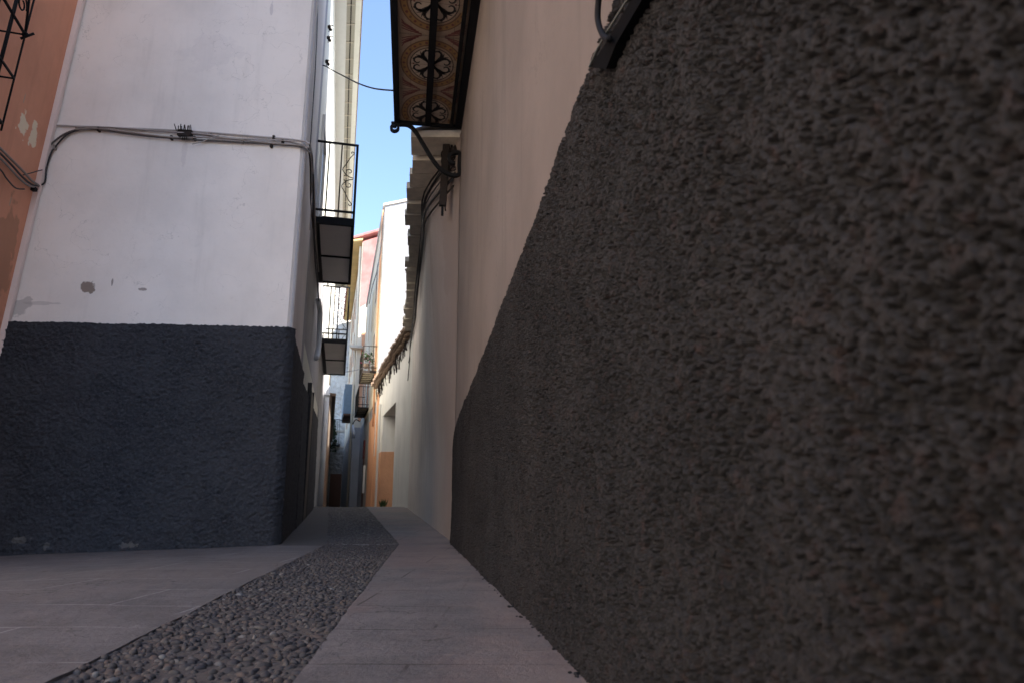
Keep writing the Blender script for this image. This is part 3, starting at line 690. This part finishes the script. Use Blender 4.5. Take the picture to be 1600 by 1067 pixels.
while s > -.3:
    c = (s, tc_)
    ring(c, .0, .225, 1, 5, 40); ring(c, .232, .240, 2, 2); ring(c, .262, .342, 1, 3, 56); ring(c, .276, .328, 2, 1, 56)
    for i in range(28):
        a = 2*math.pi*i/28; disc((c[0]+.302*math.cos(a), c[1]+.302*math.sin(a)), .015, 3, 4 if i % 2 else 3)
    for q in range(4):          # four scrolled arms
        for sg in (1, -1):
            A = math.pi/4+q*math.pi/2
            def rot(p): return (c[0]+p[0]*math.cos(A)-p[1]*math.sin(A), c[1]+p[0]*math.sin(A)+p[1]*math.cos(A))
            arm = [(0.02, 0), (.08, 0), (.13, sg*.015)]+spiral((.14, sg*.075), .06, .022, -sg*1.5, sg*3.4, 14)
            stroke([rot(p) for p in arm], .017, .006, 3, 2)
            for (a, r_) in ((.17, .017), (.19, .013)): disc(rot((a, sg*(.03+(a-.17)*3))), r_, 3, 2, 7)
            stroke([rot(p) for p in [(.13, 0), (.18, sg*.012), (.215, sg*.035)]], .013, .003, 4, 2)
        a = q*math.pi/2; disc((c[0]+.2*math.cos(a), c[1]+.2*math.sin(a)), .012, 3, 4, 7); disc((c[0]+.23*math.cos(a), c[1]+.23*math.sin(a)), .008, 3, 2, 7)
    for sx in (-1, 1):          # leaf fans in the corners between medallions
        for ty in (-1, 1):
            for k in range(4):
                stroke([(c[0]+sx*(.385-.02*k), c[1]+ty*(.12+.03*k)), (c[0]+sx*(.36-.03*k), c[1]+ty*(.24+.02*k)), (c[0]+sx*(.33-.035*k), c[1]+ty*.325)], .008, .005, 2, 4)
    for v in (-.39, 0, .39): stroke([(c[0]+v, .11), (c[0]+v, bp-.08)], .0015, .0015, 5, 6)
    for v in (.22, .66): stroke([(c[0]-.389, v), (c[0]+.389, v)], .0015, .0015, 5, 6)
    s -= .98
tl.build('tiled_soffit', [t_base, t_gold, t_black, t_brown, t_red, t_pale, t_joint], BA)
rl = MB()
for t0 in (1.05, .25): barA(rl, 0, LA, bp-.035, bp, t0, t0+.035); barA(rl, LA-.035, LA, 0, bp-.035, t0, t0+.035)
k = .02
while k < LA: barA(rl, k, k+.018, bp-.03, bp-.012, .14, 1.05); k += .13
k = .1
while k < bp: barA(rl, LA-.028, LA-.01, k, k+.018, .13, 1.05); k += .13
rl.build('railing', iron, BA)
# scroll brackets
def bracket(sv):
    b = MB(); Q = lambda t, h: PA(sv, t, h)
    pts = spiral((bp-.0, -.075), .022, .062, -2.2, -2.2+2*math.pi*1.12, 26)
    pts = spiral((bp+.0, -.085), .02, .068, 2.6, 2.6-2*math.pi*1.25, 26)
    main = [(bp-.06, -.03), (bp-.17, -.03), (bp-.26, -.10), (bp-.36, -.26), (bp-.48, -.46), (bp-.60, -.61), (bp-.74, -.68), (bp-.86, -.66), (bp-.93, -.56), (bp-.93, -.45), (bp-.86, -.37), (bp-.76, -.37), (bp-.70, -.43), (bp-.72, -.50), (bp-.78, -.51)]
    # keep inside the wall plane
    main = [(max(t, .03), h) for t, h in main]
    b.ribbon([Q(t, h) for t, h in pts], dA, .05, .03); b.ribbon([Q(q.x, q.y) for q in smooth([Vector((t, h, 0)) for t, h in main], 5)], dA, .05, .042)
    b.build('bracket', iron, BA)
bracket(LA-.03); bracket(.1)
# balcony door above, out of sight mostly
window(ha, RA, 4.8, 6.2, bz+.16, bz+2.4, (-1, -.1), white_paint)
# near window frame in black iron, high on the right, with its curved bar
wg = MB()
a = at(922, 106, 1.80); 
def oA2(px, py, off):
    r = at(px, py, 1.0); Y = (.532-off)/(r.x+.149); return at(px, py, Y)
def slab(mb, pix, off, th):
    P = [oA2(x, y, off) for x, y in pix]; Q = [p+Vector((th, 0, 0)) for p in P]; n = len(P)
    f = [list(range(n)), list(range(n, 2*n))[::-1]]+[[i, n+i, n+(i+1) % n, (i+1) % n] for i in range(n)]
    mb.add(P+Q, f)
fr2 = MB(); slab(fr2, [(922, 106), (947, 108), (962, 70), (1003, 0), (1070, -120), (1045, -120), (986, 0), (950, 62)], .05, .05)
WF = fr2.build('window_frame', plain('matt black iron', (.006, .006, .007), .95, 0, .2, 20, spec=.05), ha)
e3 = MB(); P = [oA2(x, y, .054) for x, y in ((921, 105), (935, 74), (950, 48), (984, -6), (1040, -110))]; e3.tube(P, .0035, 6)
e3.build('lit_edge', plain('painted edge light', (.14, .15, .14), .5, .3), WF)  # pale strip imitates light catching the frame's edge
h3 = MB(); P = [oA2(x, y, .065) for x, y in ((952, -40), (938, -12), (935, 4), (934, 28), (937, 44), (944, 58), (952, 62))]; h3.tube(smooth(P), .0085, 8); h3.build('curved_bar', iron, WF)

# ------------------------------------------------------------------ RIGHT: low house with block eave
hb = thing('house', (.5, 13, GZ), 'low right house with worn block eave and grey streaked wall', 'house')
def wallpts(f, a, b, n): return [(f(y_), y_) for y_ in np.linspace(a, b, n)]
m = MB(); zb = 4.62
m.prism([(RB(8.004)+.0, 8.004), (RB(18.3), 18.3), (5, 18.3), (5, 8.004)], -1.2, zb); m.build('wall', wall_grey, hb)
def LN(y_, z):     # the old wall bellies out under the eave
    q = np.clip((y_-8)/1.3, 0, 1); return .30*q*q*(3-2*q)*np.clip(1-(y_-9.3)/9.0, 0, 1)*np.clip((z-.8)/3.8, 0, 1)
yy, zz_ = np.meshgrid(np.linspace(7.995, 18.29, 90), np.linspace(-1, zb, 40))
wob = .018*(vn(yy*.9, zz_*1.1)-.5)
P = np.stack([RB(yy)-LN(yy, zz_)-.006-wob*np.clip(yy-8, 0, 1), yy, zz_], 2)
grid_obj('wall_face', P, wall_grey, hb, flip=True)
EV = lambda y_: -.163*y_+.02*math.sin(y_*1.7)     # ragged outer eave line
ev = MB(); k = 8.05
idx = 0
while k < 18.4:
    L_ = random.uniform(.36, .46); xo = EV(k)+random.uniform(-.05, .04); zj = random.uniform(-.03, .03)
    bk = MB(); bk.obox((xo, k, zb-.06+zj), (RB(k)+.3-xo, 0, 0), (-.06, L_, random.uniform(-.01, .01)), (0, 0, .10)); bk.build('eave_block', beam_mat, hb); k += L_+random.uniform(.02, .10)
def tiles(mb, f, a, b, z, inn, rise, r=.085, sp=.19, sgn=1, jit=.02):
    """row of barrel tiles whose mouths line the eave f from Y=a to b; they climb inwards (+x*sgn)"""
    k = a
    while k < b:
        x0 = f(k)-.05*sgn+random.uniform(-jit, jit); z0 = z+random.uniform(-jit, jit)*.6; vs_ = []; n = 7; L_ = inn
        for j in range(2):
            for i in range(n+1):
                t = math.pi*i/n; vs_.append((x0+sgn*L_*j, k+r*math.cos(t), z0+rise*j+r*math.sin(t)*.9))
            for i in range(n+1):
                t = math.pi*i/n; rr = r*.82; vs_.append((x0+sgn*L_*j, k+rr*math.cos(t), z0+rise*j+rr*math.sin(t)*.9))
        N = 2*(n+1); fs = []
        for i in range(n): fs += [[i, N+i, N+i+1, i+1], [n+1+i, n+2+i, N+n+2+i, N+n+1+i], [i, i+1, n+2+i, n+1+i]]
        mb.add(vs_, fs, 0, False); k += sp*random.uniform(.92, 1.08)
rf = MB(); tiles(rf, lambda y_: EV(y_)+.10+.03*math.sin(y_*3.1), 8.1, 18.3, zb+.05, 4.2, 1.2, .075, .2, 1, .04); rf.prism([(EV(8.05)+.06, 8.05), (EV(18.3)+.06, 18.3), (3, 18.3), (3, 8.05)], [zb+.05, zb+.05, zb+1.1, zb+1.1], [zb+.09, zb+.09, zb+1.14, zb+1.14]); rf.build('roof', plain('weathered grey tile', (.24, .20, .165), .9, 0, .4, 5, .5, 30), hb)
up = MB(); up.prism([(.2, 8.02), (-1.4, 18.2), (-2.9, 23), (6, 23), (6, 8.02)], zb-.2, 8.9); up.build('added_sun_blocker', wall_white_far, hb, 'unseen storey added behind the eave to shade the left facade')  # hidden volume added to block sun from the facade opposite
# cables under the eave
ce = thing('cable_bundle', (RB(12), 12, 3.8), 'many old cables strung along the grey wall just below the block eave, ends dangling', 'cable')
for k in range(8):
    z0 = 4.46-.055*k; pts = []
    for yv in np.linspace(8.1, 18.6, 9):
        pts.append((RB(yv)-float(LN(yv, z0))-.05-.03*random.random(), yv, z0+random.uniform(-.05, .05)-.02*k*math.sin(yv)))
    if k in (2, 5, 6):
        pts += [(RB(18.6)-.07, 18.6, z0-.3), (RB(18.6)-.09, 18.65, z0-.5), (RB(18.6)-.12, 18.7, z0-.5-.07*k)]
    MB().tube(smooth(pts, 4), random.choice((.008, .010, .013)), 5).build('cable', random.choice((cable_grey, iron_rust, cable_dark, cable_grey)), ce)
# iron post with insulators on the wall beneath the tiled balcony
ip = thing('wall_bracket', (RB(8.5), 8.5, 3.5), 'rusty iron wall post with coiled wires under the far end of the tiled balcony', 'bracket')
m = MB(); p_ = lambda x, y: at(x, y, 8.25)
m.obox(p_(686, 322)-Vector((0, .03, 0)), (.09, 0, 0), (0, .06, 0), p_(697, 215)-p_(690, 322)); m.build('post', iron_rust, ip)
m = MB()
for k in range(7):
    c = p_(704+random.uniform(-8, 6), 232+k*5); rr = .05+.02*random.random()
    m.tube([c+Vector((rr*math.cos(t), .02*math.sin(2*t), rr*math.sin(t))) for t in np.linspace(0, 6.0, 16)], .009, 5)
m.tube(smooth([p_(700, 205), p_(706, 225), p_(702, 250), p_(712, 262), p_(722, 250)]), .012, 6)
m.tube(smooth([p_(712, 200), p_(712, 222), p_(706, 240), p_(698, 256), p_(694, 300), p_(696, 330)]), .010, 6)
m.tube(smooth([p_(724, 200), p_(722, 230), p_(716, 244), p_(700, 248)]), .008, 6); 
m.tube(smooth([p_(706, 196), p_(704, 214), p_(699, 226), p_(694, 238)]), .016, 6); m.tube(smooth([p_(728, 196), p_(729, 240), p_(722, 262), p_(706, 272), p_(700, 262)]), .010, 6)
m.ball(p_(710, 236), .055, 0, 8, 6, .2); m.ball(p_(716, 246), .04, 0, 8, 6, .2); m.ball(p_(692, 212), .03); m.tube([p_(694, 210), p_(718, 208)], .014, 6); m.tube([p_(688, 262), p_(702, 260)], .014, 6); m.tube([p_(688, 300), p_(699, 299)], .012, 6)
m.build('wire_coil', iron_rust, ip)
m = MB(); m.obox(p_(689, 340)+Vector((0, 0, .03)), (.03, 0, 0), (0, .03, 0), (0, 0, .12)); m.build('hook', iron, ip)
jb = MB(); a = at(684, 222, 8.35); jb.obox(a, (.20, 0, 0), (0, .12, 0), (0, 0, .32)); 
props(jb.build('junction_box', plain('blue grey plastic', (.22, .24, .33), .4), bevel=.015), 'blue grey plastic box on the wall just under the tiled balcony', 'junction box')

# ------------------------------------------------------------------ RIGHT: white house with carriage opening, orange dado beyond
hc = thing('house', (-1.5, 22, GZ), 'low white house with clay tile edge and open doorway beyond the grey wall', 'house')
yo0, yo1 = 21.8, 25.5; zo = 3.05
m = MB()
cpts = [(RB(18.305), 18.305)]+[(P2[0]+.02-.02*i*(0), 18.5) for i in range(1)]+[(RC(19.2), 19.2), (RC(yo0), yo0)]
m.prism(cpts+[(RC(yo0)+2.5, yo0), (5, 18.305)], -1.2, zb, 0)
m.prism([(RC(yo0), yo0+.002), (RC(yo1), yo1), (5, yo1), (5, yo0+.002)], zo, zb, 0)
m.prism([(RC(yo0)+1.6, yo0+.004), (RC(yo1)+1.6, yo1), (5, yo1), (5, yo0+.004)], -1.2, zo-.002, 0)
m.prism([(RC(yo1), yo1+.002), (RC(28.4), 28.4), (5, 28.4), (5, yo1+.002)], -2, zb, 0)
m.build('wall', wall_white_far, hc)
m = MB(); m.prism([(RC(yo1)-.02, yo1-.012), (RC(28.4)-.02, 28.39), (RC(28.4)+.1, 28.39), (RC(yo1)+1.5, yo1+.3), (RC(yo1)+1.5, yo1-.012)], -2, 1.72); m.build('dado', orange_far, hc)
m = MB(); band(m, *line(RC, 26.3, 26.75), -1, 3.6, .06, 0, (-1, -.2)); m.build('door_surround', white_paint, hc)
m = MB(); band(m, *line(RC, 27.2, 27.9), 1.73, 4.3, .03, 0, (-1, -.2)); m.build('painted_panel', orange_far, hc)
ce_f = lambda y_: RC(y_)-.24+.015*math.sin(y_*2.3)
rf = MB(); tiles(rf, ce_f, 18.6, 28.3, zb-.02, 3.2, .95, .10, .21, 1, .035); tiles(rf, lambda y_: ce_f(y_)+.12, 18.7, 28.3, zb-.14, .3, .03, .07, .17, 1, .03)
rf.prism([(ce_f(18.5)+.06, 18.4), (ce_f(28.4)+.06, 28.4), (1, 28.4), (1, 18.4)], [zb-.02, zb-.02, zb+1.2, zb+1.5], [zb+.02, zb+.02, zb+1.3, zb+1.6])
rf.build('roof', tile_mat, hc)
rag = MB()
for k in range(46):
    yv = random.uniform(18.7, 28); x = RC(yv)-.12*random.random()-.02; z0 = zb-.15-.1*random.random()
    rag.tube(smooth([(x, yv, z0), (x-.04, yv+.15, z0-.12), (x-.02, yv+.5*random.random(), z0-random.uniform(.15, .5))], 3), random.uniform(.01, .022), 5)
props(rag.build('cable_tangle', iron_rust), 'tangle of brown cables and laths hanging under the clay tile edge', 'cable', kind='stuff')
wd = MB()
for k in range(60):
    c = at(598+random.uniform(-4, 5), 790, 24.9); a = random.uniform(0, 6.3); L_ = random.uniform(.05, .22)
    c.z = float(gz(c.x, c.y)); t_ = c+Vector((math.cos(a)*L_*.6, math.sin(a)*L_*.6, L_+.12)); s_ = Vector((-math.sin(a), math.cos(a), 0))*.018
    wd.add([c, c+(t_-c)*.5+s_, t_, c+(t_-c)*.5-s_], [[0, 1, 2, 3]])
props(wd.build('weed', leaf_m), 'small green weed at the foot of the orange dado', 'plant')

# tall white house beyond
hd = thing('house', (-4.5, 30, GZ), 'tall sunlit white house rising above the tiled roof edge', 'house')
zd = 12.75
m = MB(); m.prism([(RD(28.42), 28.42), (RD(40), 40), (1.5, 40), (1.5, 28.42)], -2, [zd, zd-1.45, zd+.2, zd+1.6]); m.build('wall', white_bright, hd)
m = MB(); m.prism([(RD(28.3)-.1, 28.36), (RD(40)-.1, 40), (1.5, 40), (1.5, 28.36)], [zd+.02, zd-1.43, zd+.22, zd+1.62], [zd+.12, zd-1.33, zd+.34, zd+1.75]); m.build('roof', white_paint, hd)
m = MB(); p_a, p_b = (RD(28.5), 28.5), (RD(39.97), 39.97); q_ = RD(0); m.prism([p_a, p_b, (p_b[0]-.03, p_b[1]), (p_a[0]-.03, p_a[1])], 4.005, [12.5, 11.1, 11.1, 12.5]); m.build('street_wall', cream_far, hd)
m = MB(); band(m, *line(RD, 28.45, 31.98), -2, 3.5, .03, 0, (-1, -.2)); m.build('lower_wall', orange_far, hd)
for (a, z0) in ((29.0, 5.6), (30.6, 5.6), (29.0, 9.0), (30.6, 9.0)): window(hd, RD, a, a+.85, z0, z0+1.9, (-1, -.2), white_paint, glass_m, wood_brown)
m = MB(); m.tube([(RD(28.5)-.06, 28.5, 12.6), (RD(28.9)-.06, 28.9, 9), (RD(28.8)-.06, 28.8, 3)], .05, 8); m.build('drainpipe', orange_far, hd)
m = MB(); m.tube(smooth([at(599, 338, 28.3), at(596, 380, 28.3), at(590, 420, 28.2), at(582, 448, 28.2), at(577, 475, 28.2)]), .022, 5); props(m.build('cable', cable_dark), 'black cable sagging down the street edge of the tall white house', 'cable')
balcony(hd, RD, 28.75, 31.6, 5.25, .62, 1.15, sgn=-1, cross=5, scrolls=False, sof=soffit_beige, fmat=iron_rust)
m = MB(); band(m, *line(RD, 32.0, 39.95), -2, 4.0, .035, 0, (-1, -.2)); m.build('lower_wall', blue_far, hd, 'blue grey painted lower wall')
m = MB(); band(m, *line(RD, 34.2, 35.4), -1.2, 2.6, .06, 0, (-1, -.2)); m.build('door', wood_brown, hd)
m = MB(); band(m, *line(RD, 34.3, 35.1), 2.0, 2.9, .10, 0, (-1, -.2)); m.build('curtain', red_cloth, hd)
m = MB(); band(m, *line(RD, 33.3, 33.8), .3, 1.6, .12, 0, (-1, -.2)); m.build('meter_panel', white_paint, hd)
balcony(hd, RD, 33., 36.5, 4.25, .55, 1.1, sgn=-1, cross=4, scrolls=False, sof=soffit_beige, fmat=iron_rust)
for a in (33.9, 36.6, 38.4): window(hd, RD, a, a+.85, 4.6, 6.7, (-1, -.2), wood_brown, glass_m, orange_far)
for a in (33., 35.6, 38.2): window(hd, RD, a, a+.85, 8.4, 10.2, (-1, -.2), cream_far, glass_m, cream_far)
# red house
RE = lambda y_: -9.5-.268*(y_-41)
hE = thing('house', (-7, 41, GZ), 'tall faded red house with ochre eave far down the right side', 'house')
ze = 16.0
m = MB(); m.prism([(RE(41.02), 41.02), (RE(61), 61), (0, 61), (0, 41.02)], -3, [ze, ze, ze+3.2, ze+3.2]); m.build('wall', pink_far, hE)
m = MB(); m.obox((RE(41)+.002, 41.03, -3), (1.6, 0, 0), (0, -.03, 0), (0, 0, 7.2)); m.build('lower_wall', blue_far, hE)
m = MB(); m.prism([(RE(41)+.003, 41.03), (RE(41)+1.6, 41.03), (RE(41)+1.6, 40.995), (RE(41)+.003, 40.995)], 4.205, [11.6, 12.6, 12.6, 11.6]); m.build('gable_wall', cream_far, hE, 'cream painted lower gable')
m = MB(); m.obox((RE(41)+.25, 40.99, 4.6), (.28, 0, 0), (0, -.06, 0), (0, 0, 5.4)); m.build('shutter', orange_far, hE)
m = MB(); band(m, *line(RE, 41.03, 60.9), 4.2, ze-.05, .02, 0, (-1, -.2)); m.build('street_wall', cream_far, hE)
m = MB(); band(m, *line(RE, 41.03, 60.9), -3, 4.19, .025, 0, (-1, -.2)); m.build('lower_wall', blue_far, hE)
m = MB(); m.obox((RE(41)-.62, 40.95, ze+.0), (RE(61)-RE(41), 20, 0), (.62, 0, 0.08), (0, 0, .12)); m.build('soffit', yellow_far, hE)
m = MB(); m.prism([(RE(41)-.75, 40.9), (RE(61)-.75, 61), (0, 61), (0, 40.9)], [ze+.13, ze+.13, ze+3.33, ze+3.33], [ze+.28, ze+.28, ze+3.5, ze+3.5]); m.build('roof', pink_far, hE)
for a in (42.4, 46, 50, 54):
    for z0 in (5.6, 9.2, 12.6): window(hE, RE, a, a+1.3, z0, z0+2.1, (-1, -.2), orange_far, glass_m, wood_brown)
m = MB(); m.tube([(RE(41.4)-.12, 41.4, 15.8), (RE(41.4)-.12, 41.4, -1)], .07, 8); m.build('drainpipe', cream_far, hE)
B3, P3 = balcony(hE, RE, 41.6, 46, 5.0, .6, 1.15, sgn=-1, cross=2, scrolls=False, sof=wood_brown, fmat=wood_brown)
m = MB(); m.obox(P3(0, .60, .1), (P3(1, 0, 0)-P3(0, 0, 0))*4.4, (P3(0, .03, 0)-P3(0, 0, 0)), (0, 0, 1.5)); m.obox(P3(-.03, 0.02, .1), (P3(.03, 0, 0)-P3(0, 0, 0)), (P3(0, .58, 0)-P3(0, 0, 0)), (0, 0, 1.8)); m.build('windbreak', blue_panel, B3)
m = MB(); q = at(560, 544, 41.); m.obox(q-Vector((.42, .5, .05)), (.75, 0, -.05), (0, .8, 0), (0, 0, .16)); m.build('window_hood', beam_mat, hE)
# street lamp on the far row
lp = thing('street_lamp', tuple(at(555, 665, 39.4)), 'small curved wall lamp on the blue grey row, pale shade hanging down', 'street lamp')
m = MB(); m.tube(smooth([at(562, 658, 39.4), at(556, 655, 39.4), at(551, 662, 39.4)]), .03, 6); m.build('arm', iron, lp)
m = MB(); m.tube([at(551.5, 663, 39.4), at(552, 674, 39.4), at(553.5, 684, 39.4)], [.06, .10, .05], 8); m.build('shade', pvc_white, lp)
# potted plants on the balcony
for (px, py, Y, n, fl, lab) in ((572, 566, 29.0, 140, 14, 'leafy pot plant with pink flowers on the iron balcony of the tall white house'), (584, 570, 30.0, 60, 0, 'small green pot plant at the back of the same balcony, without flowers'), (584, 633, 33.4, 60, 0, 'dark green pot plant on the lower balcony over the blue grey wall')):
    c = at(px, py+6, Y); pt = thing('potted_plant', tuple(c), lab, 'plant')
    m = MB(); m.tube([c-Vector((0, 0, .1)), c+Vector((0, 0, .12))], [.08, .12], 10); m.build('pot', tile_mat, pt)
    m = MB()
    for k in range(n):
        a = random.uniform(0, 6.3); rr = random.uniform(0, .28); p = c+Vector((rr*math.cos(a), rr*math.sin(a), .15+random.uniform(-.35, .4)*(rr/.28)+.2)); s_ = random.uniform(.03, .06)
        d1 = Vector((random.uniform(-1, 1), random.uniform(-1, 1), random.uniform(-1, 1)))*s_; d2 = Vector((random.uniform(-1, 1), random.uniform(-1, 1), random.uniform(-1, 1)))*s_
        m.add([p-d1, p+d2, p+d1, p-d2], [[0, 1, 2, 3]], 1 if k < fl else 0)
    m.build('foliage', [leaf_m, flower_m], pt)
# far end house
he = thing('house', (-15, 61, -1), 'whitewashed rubble house closing the far end of the alley', 'house')
m = MB(); m.prism([(-26, 61.6), (-10, 61.1), (-8, 70), (-26, 70)], -3.3, 22.0); m.build('wall', stone_far, he)
m = MB(); m.prism([(-26.2, 61.3), (-9.8, 60.9), (-8, 70), (-26, 70)], 22.01, 22.3); m.build('roof', tile_mat, he)
FE = lambda x: 61.6-.03125*(x+26)
for z0 in (4.45, 5.9):
    m = MB(); m.obox((-16.2, FE(-16.2)-.08, z0), (2.4, -.075, 0), (0, .1, 0), (0, 0, .14)); m.build('sill_band', beam_mat, he)
m = MB(); m.obox((-16.0, FE(-16.0)-.05, -3), (1.0, -.03, 0), (0, .1, 0), (0, 0, 5.2)); m.build('door', wood_brown, he)
bl = MB(); a = -16.3
for z in (4.75, 6.9): bl.obox((a, FE(a)-.62, z), (1.0, 0, 0), (0, .04, 0), (0, 0, .06)); bl.obox((a+.96, FE(a)-.6, z), (.05, 0, 0), (0, .62, 0), (0, 0, .06))
for k in range(7): bl.obox((a+.02+k*.16, FE(a)-.61, 4.75), (.025, 0, 0), (0, .02, 0), (0, 0, 2.15))
bl.obox((a, FE(a)-.6, 4.6), (1.0, 0, 0), (0, .6, 0), (0, 0, .1)); bl.build('balcony', iron, he)
px_ = -15.75
pt = thing('potted_plant', (px_, FE(px_)-.3, 4.72), 'tall dark plant standing on the balcony of the rubble house', 'plant')
m = MB()
for k in range(260):
    h = random.uniform(-.9, 1.9); rr = (.34 if h < .1 else .34*(2-h)/1.9)*math.sqrt(random.random()); a = random.uniform(0, 6.3)
    p = Vector((px_+rr*math.cos(a), FE(px_)-.65+rr*math.sin(a)*.5, 5.0+h)); d1 = Vector((random.uniform(-1, 1), random.uniform(-1, 1), random.uniform(-1, 1)))*.1; d2 = Vector((random.uniform(-1, 1), random.uniform(-1, 1), random.uniform(-1, 1)))*.1
    m.add([p-d1, p+d2, p+d1, p-d2], [[0, 1, 2, 3]])
m.build('foliage', plain('dark leaves', (.02, .035, .015), .8), pt)
m = MB(); m.tube([(px_, FE(px_)-.3, 4.7), (px_, FE(px_)-.3, 5.0)], [.15, .2], 10); m.build('pot', tile_mat, pt)
# far left brown house after the drainpipe
LI = lambda y_: -6.42-.262*(y_-24)
hi = thing('house', (-9, 30, -1), 'shaded brown house beyond the white drainpipe on the left', 'house')
m = MB(); m.prism([(LI(33.1), 33.1), (LI(60.6), 60.6), (LI(60.6)-5, 60.6), (-17, 33.1)], -3, 4.9); m.build('wall', brown_far, hi)
m = MB(); m.prism([(LI(33.1)+.2, 33.1), (LI(60.6)+.2, 60.6), (LI(60.6)-5, 60.6), (-17, 33.1)], [4.91, 4.91, 5.8, 5.8], [5.05, 5.05, 6., 6.]); m.build('roof', tile_mat, hi)
for a in (36, 41, 47): window(hi, LI, a, a+1., 2.4, 4.2, (1, .2), wood_brown, glass_m)
# loose wires across the alley
m = MB(); A = at(498, 102, 10.4); A.x = LL(10.4)+.06; B = at(613, 142, 7.2)
P = [A.lerp(B, t)+Vector((0, 0, -.28*math.sin(math.pi*t)**1.0)) for t in np.linspace(0, 1, 24)]
P = smooth([at(494, 104, 10.2), at(506, 103, 9.9), at(519, 110, 9.5), at(538, 120, 9.0), at(560, 131, 8.4), at(585, 139, 7.9), at(614, 142, 7.3)], 6)
m.tube(P, .010, 6); props(m.build('cable', cable_dark), 'black cable slung across the sky between the cream wall and the tiled balcony', 'cable')
m = MB(); m.tube(smooth([at(533, 581, 20.5), at(556, 578, 26), at(578, 571, 30)]), .012, 5); props(m.build('cable', cable_dark), 'thin wire crossing the alley below the farther iron balcony', 'cable')

# ------------------------------------------------------------------ unseen houses added round the camera to bounce sunlight and shape the shade
hz_ = thing('house', (-15, -6, GZ), 'plain cream house added unseen behind the viewpoint to bounce warm sunlight', 'house')
m = MB(); m.prism([(-20, -22), (-9.6, -22), (-9.6, 2.2), (-20, 2.2)], -1.2, 10.5); m.build('wall', plaster('warm bounce plaster', (.80, .68, .54), .06), hz_)  # added reflector, wall colour warmed for its bounce
m = MB(); m.prism([(-20.3, -22), (-9.3, -22), (-9.3, 2.5), (-20.3, 2.5)], 10.51, 10.7); m.build('roof', tile_mat, hz_)
hy = thing('house', (4, -4, GZ), 'low unseen plastered house added behind the viewpoint, kept low for sun', 'house')
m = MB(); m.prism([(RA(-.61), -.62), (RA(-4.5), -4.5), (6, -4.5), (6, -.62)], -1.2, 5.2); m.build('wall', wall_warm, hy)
m = MB(); m.prism([(RA(-1)-.2, -1.), (RA(-4.5)-.2, -4.7), (6, -4.7), (6, -1)], 5.21, 5.35); m.build('roof', tile_mat, hy)
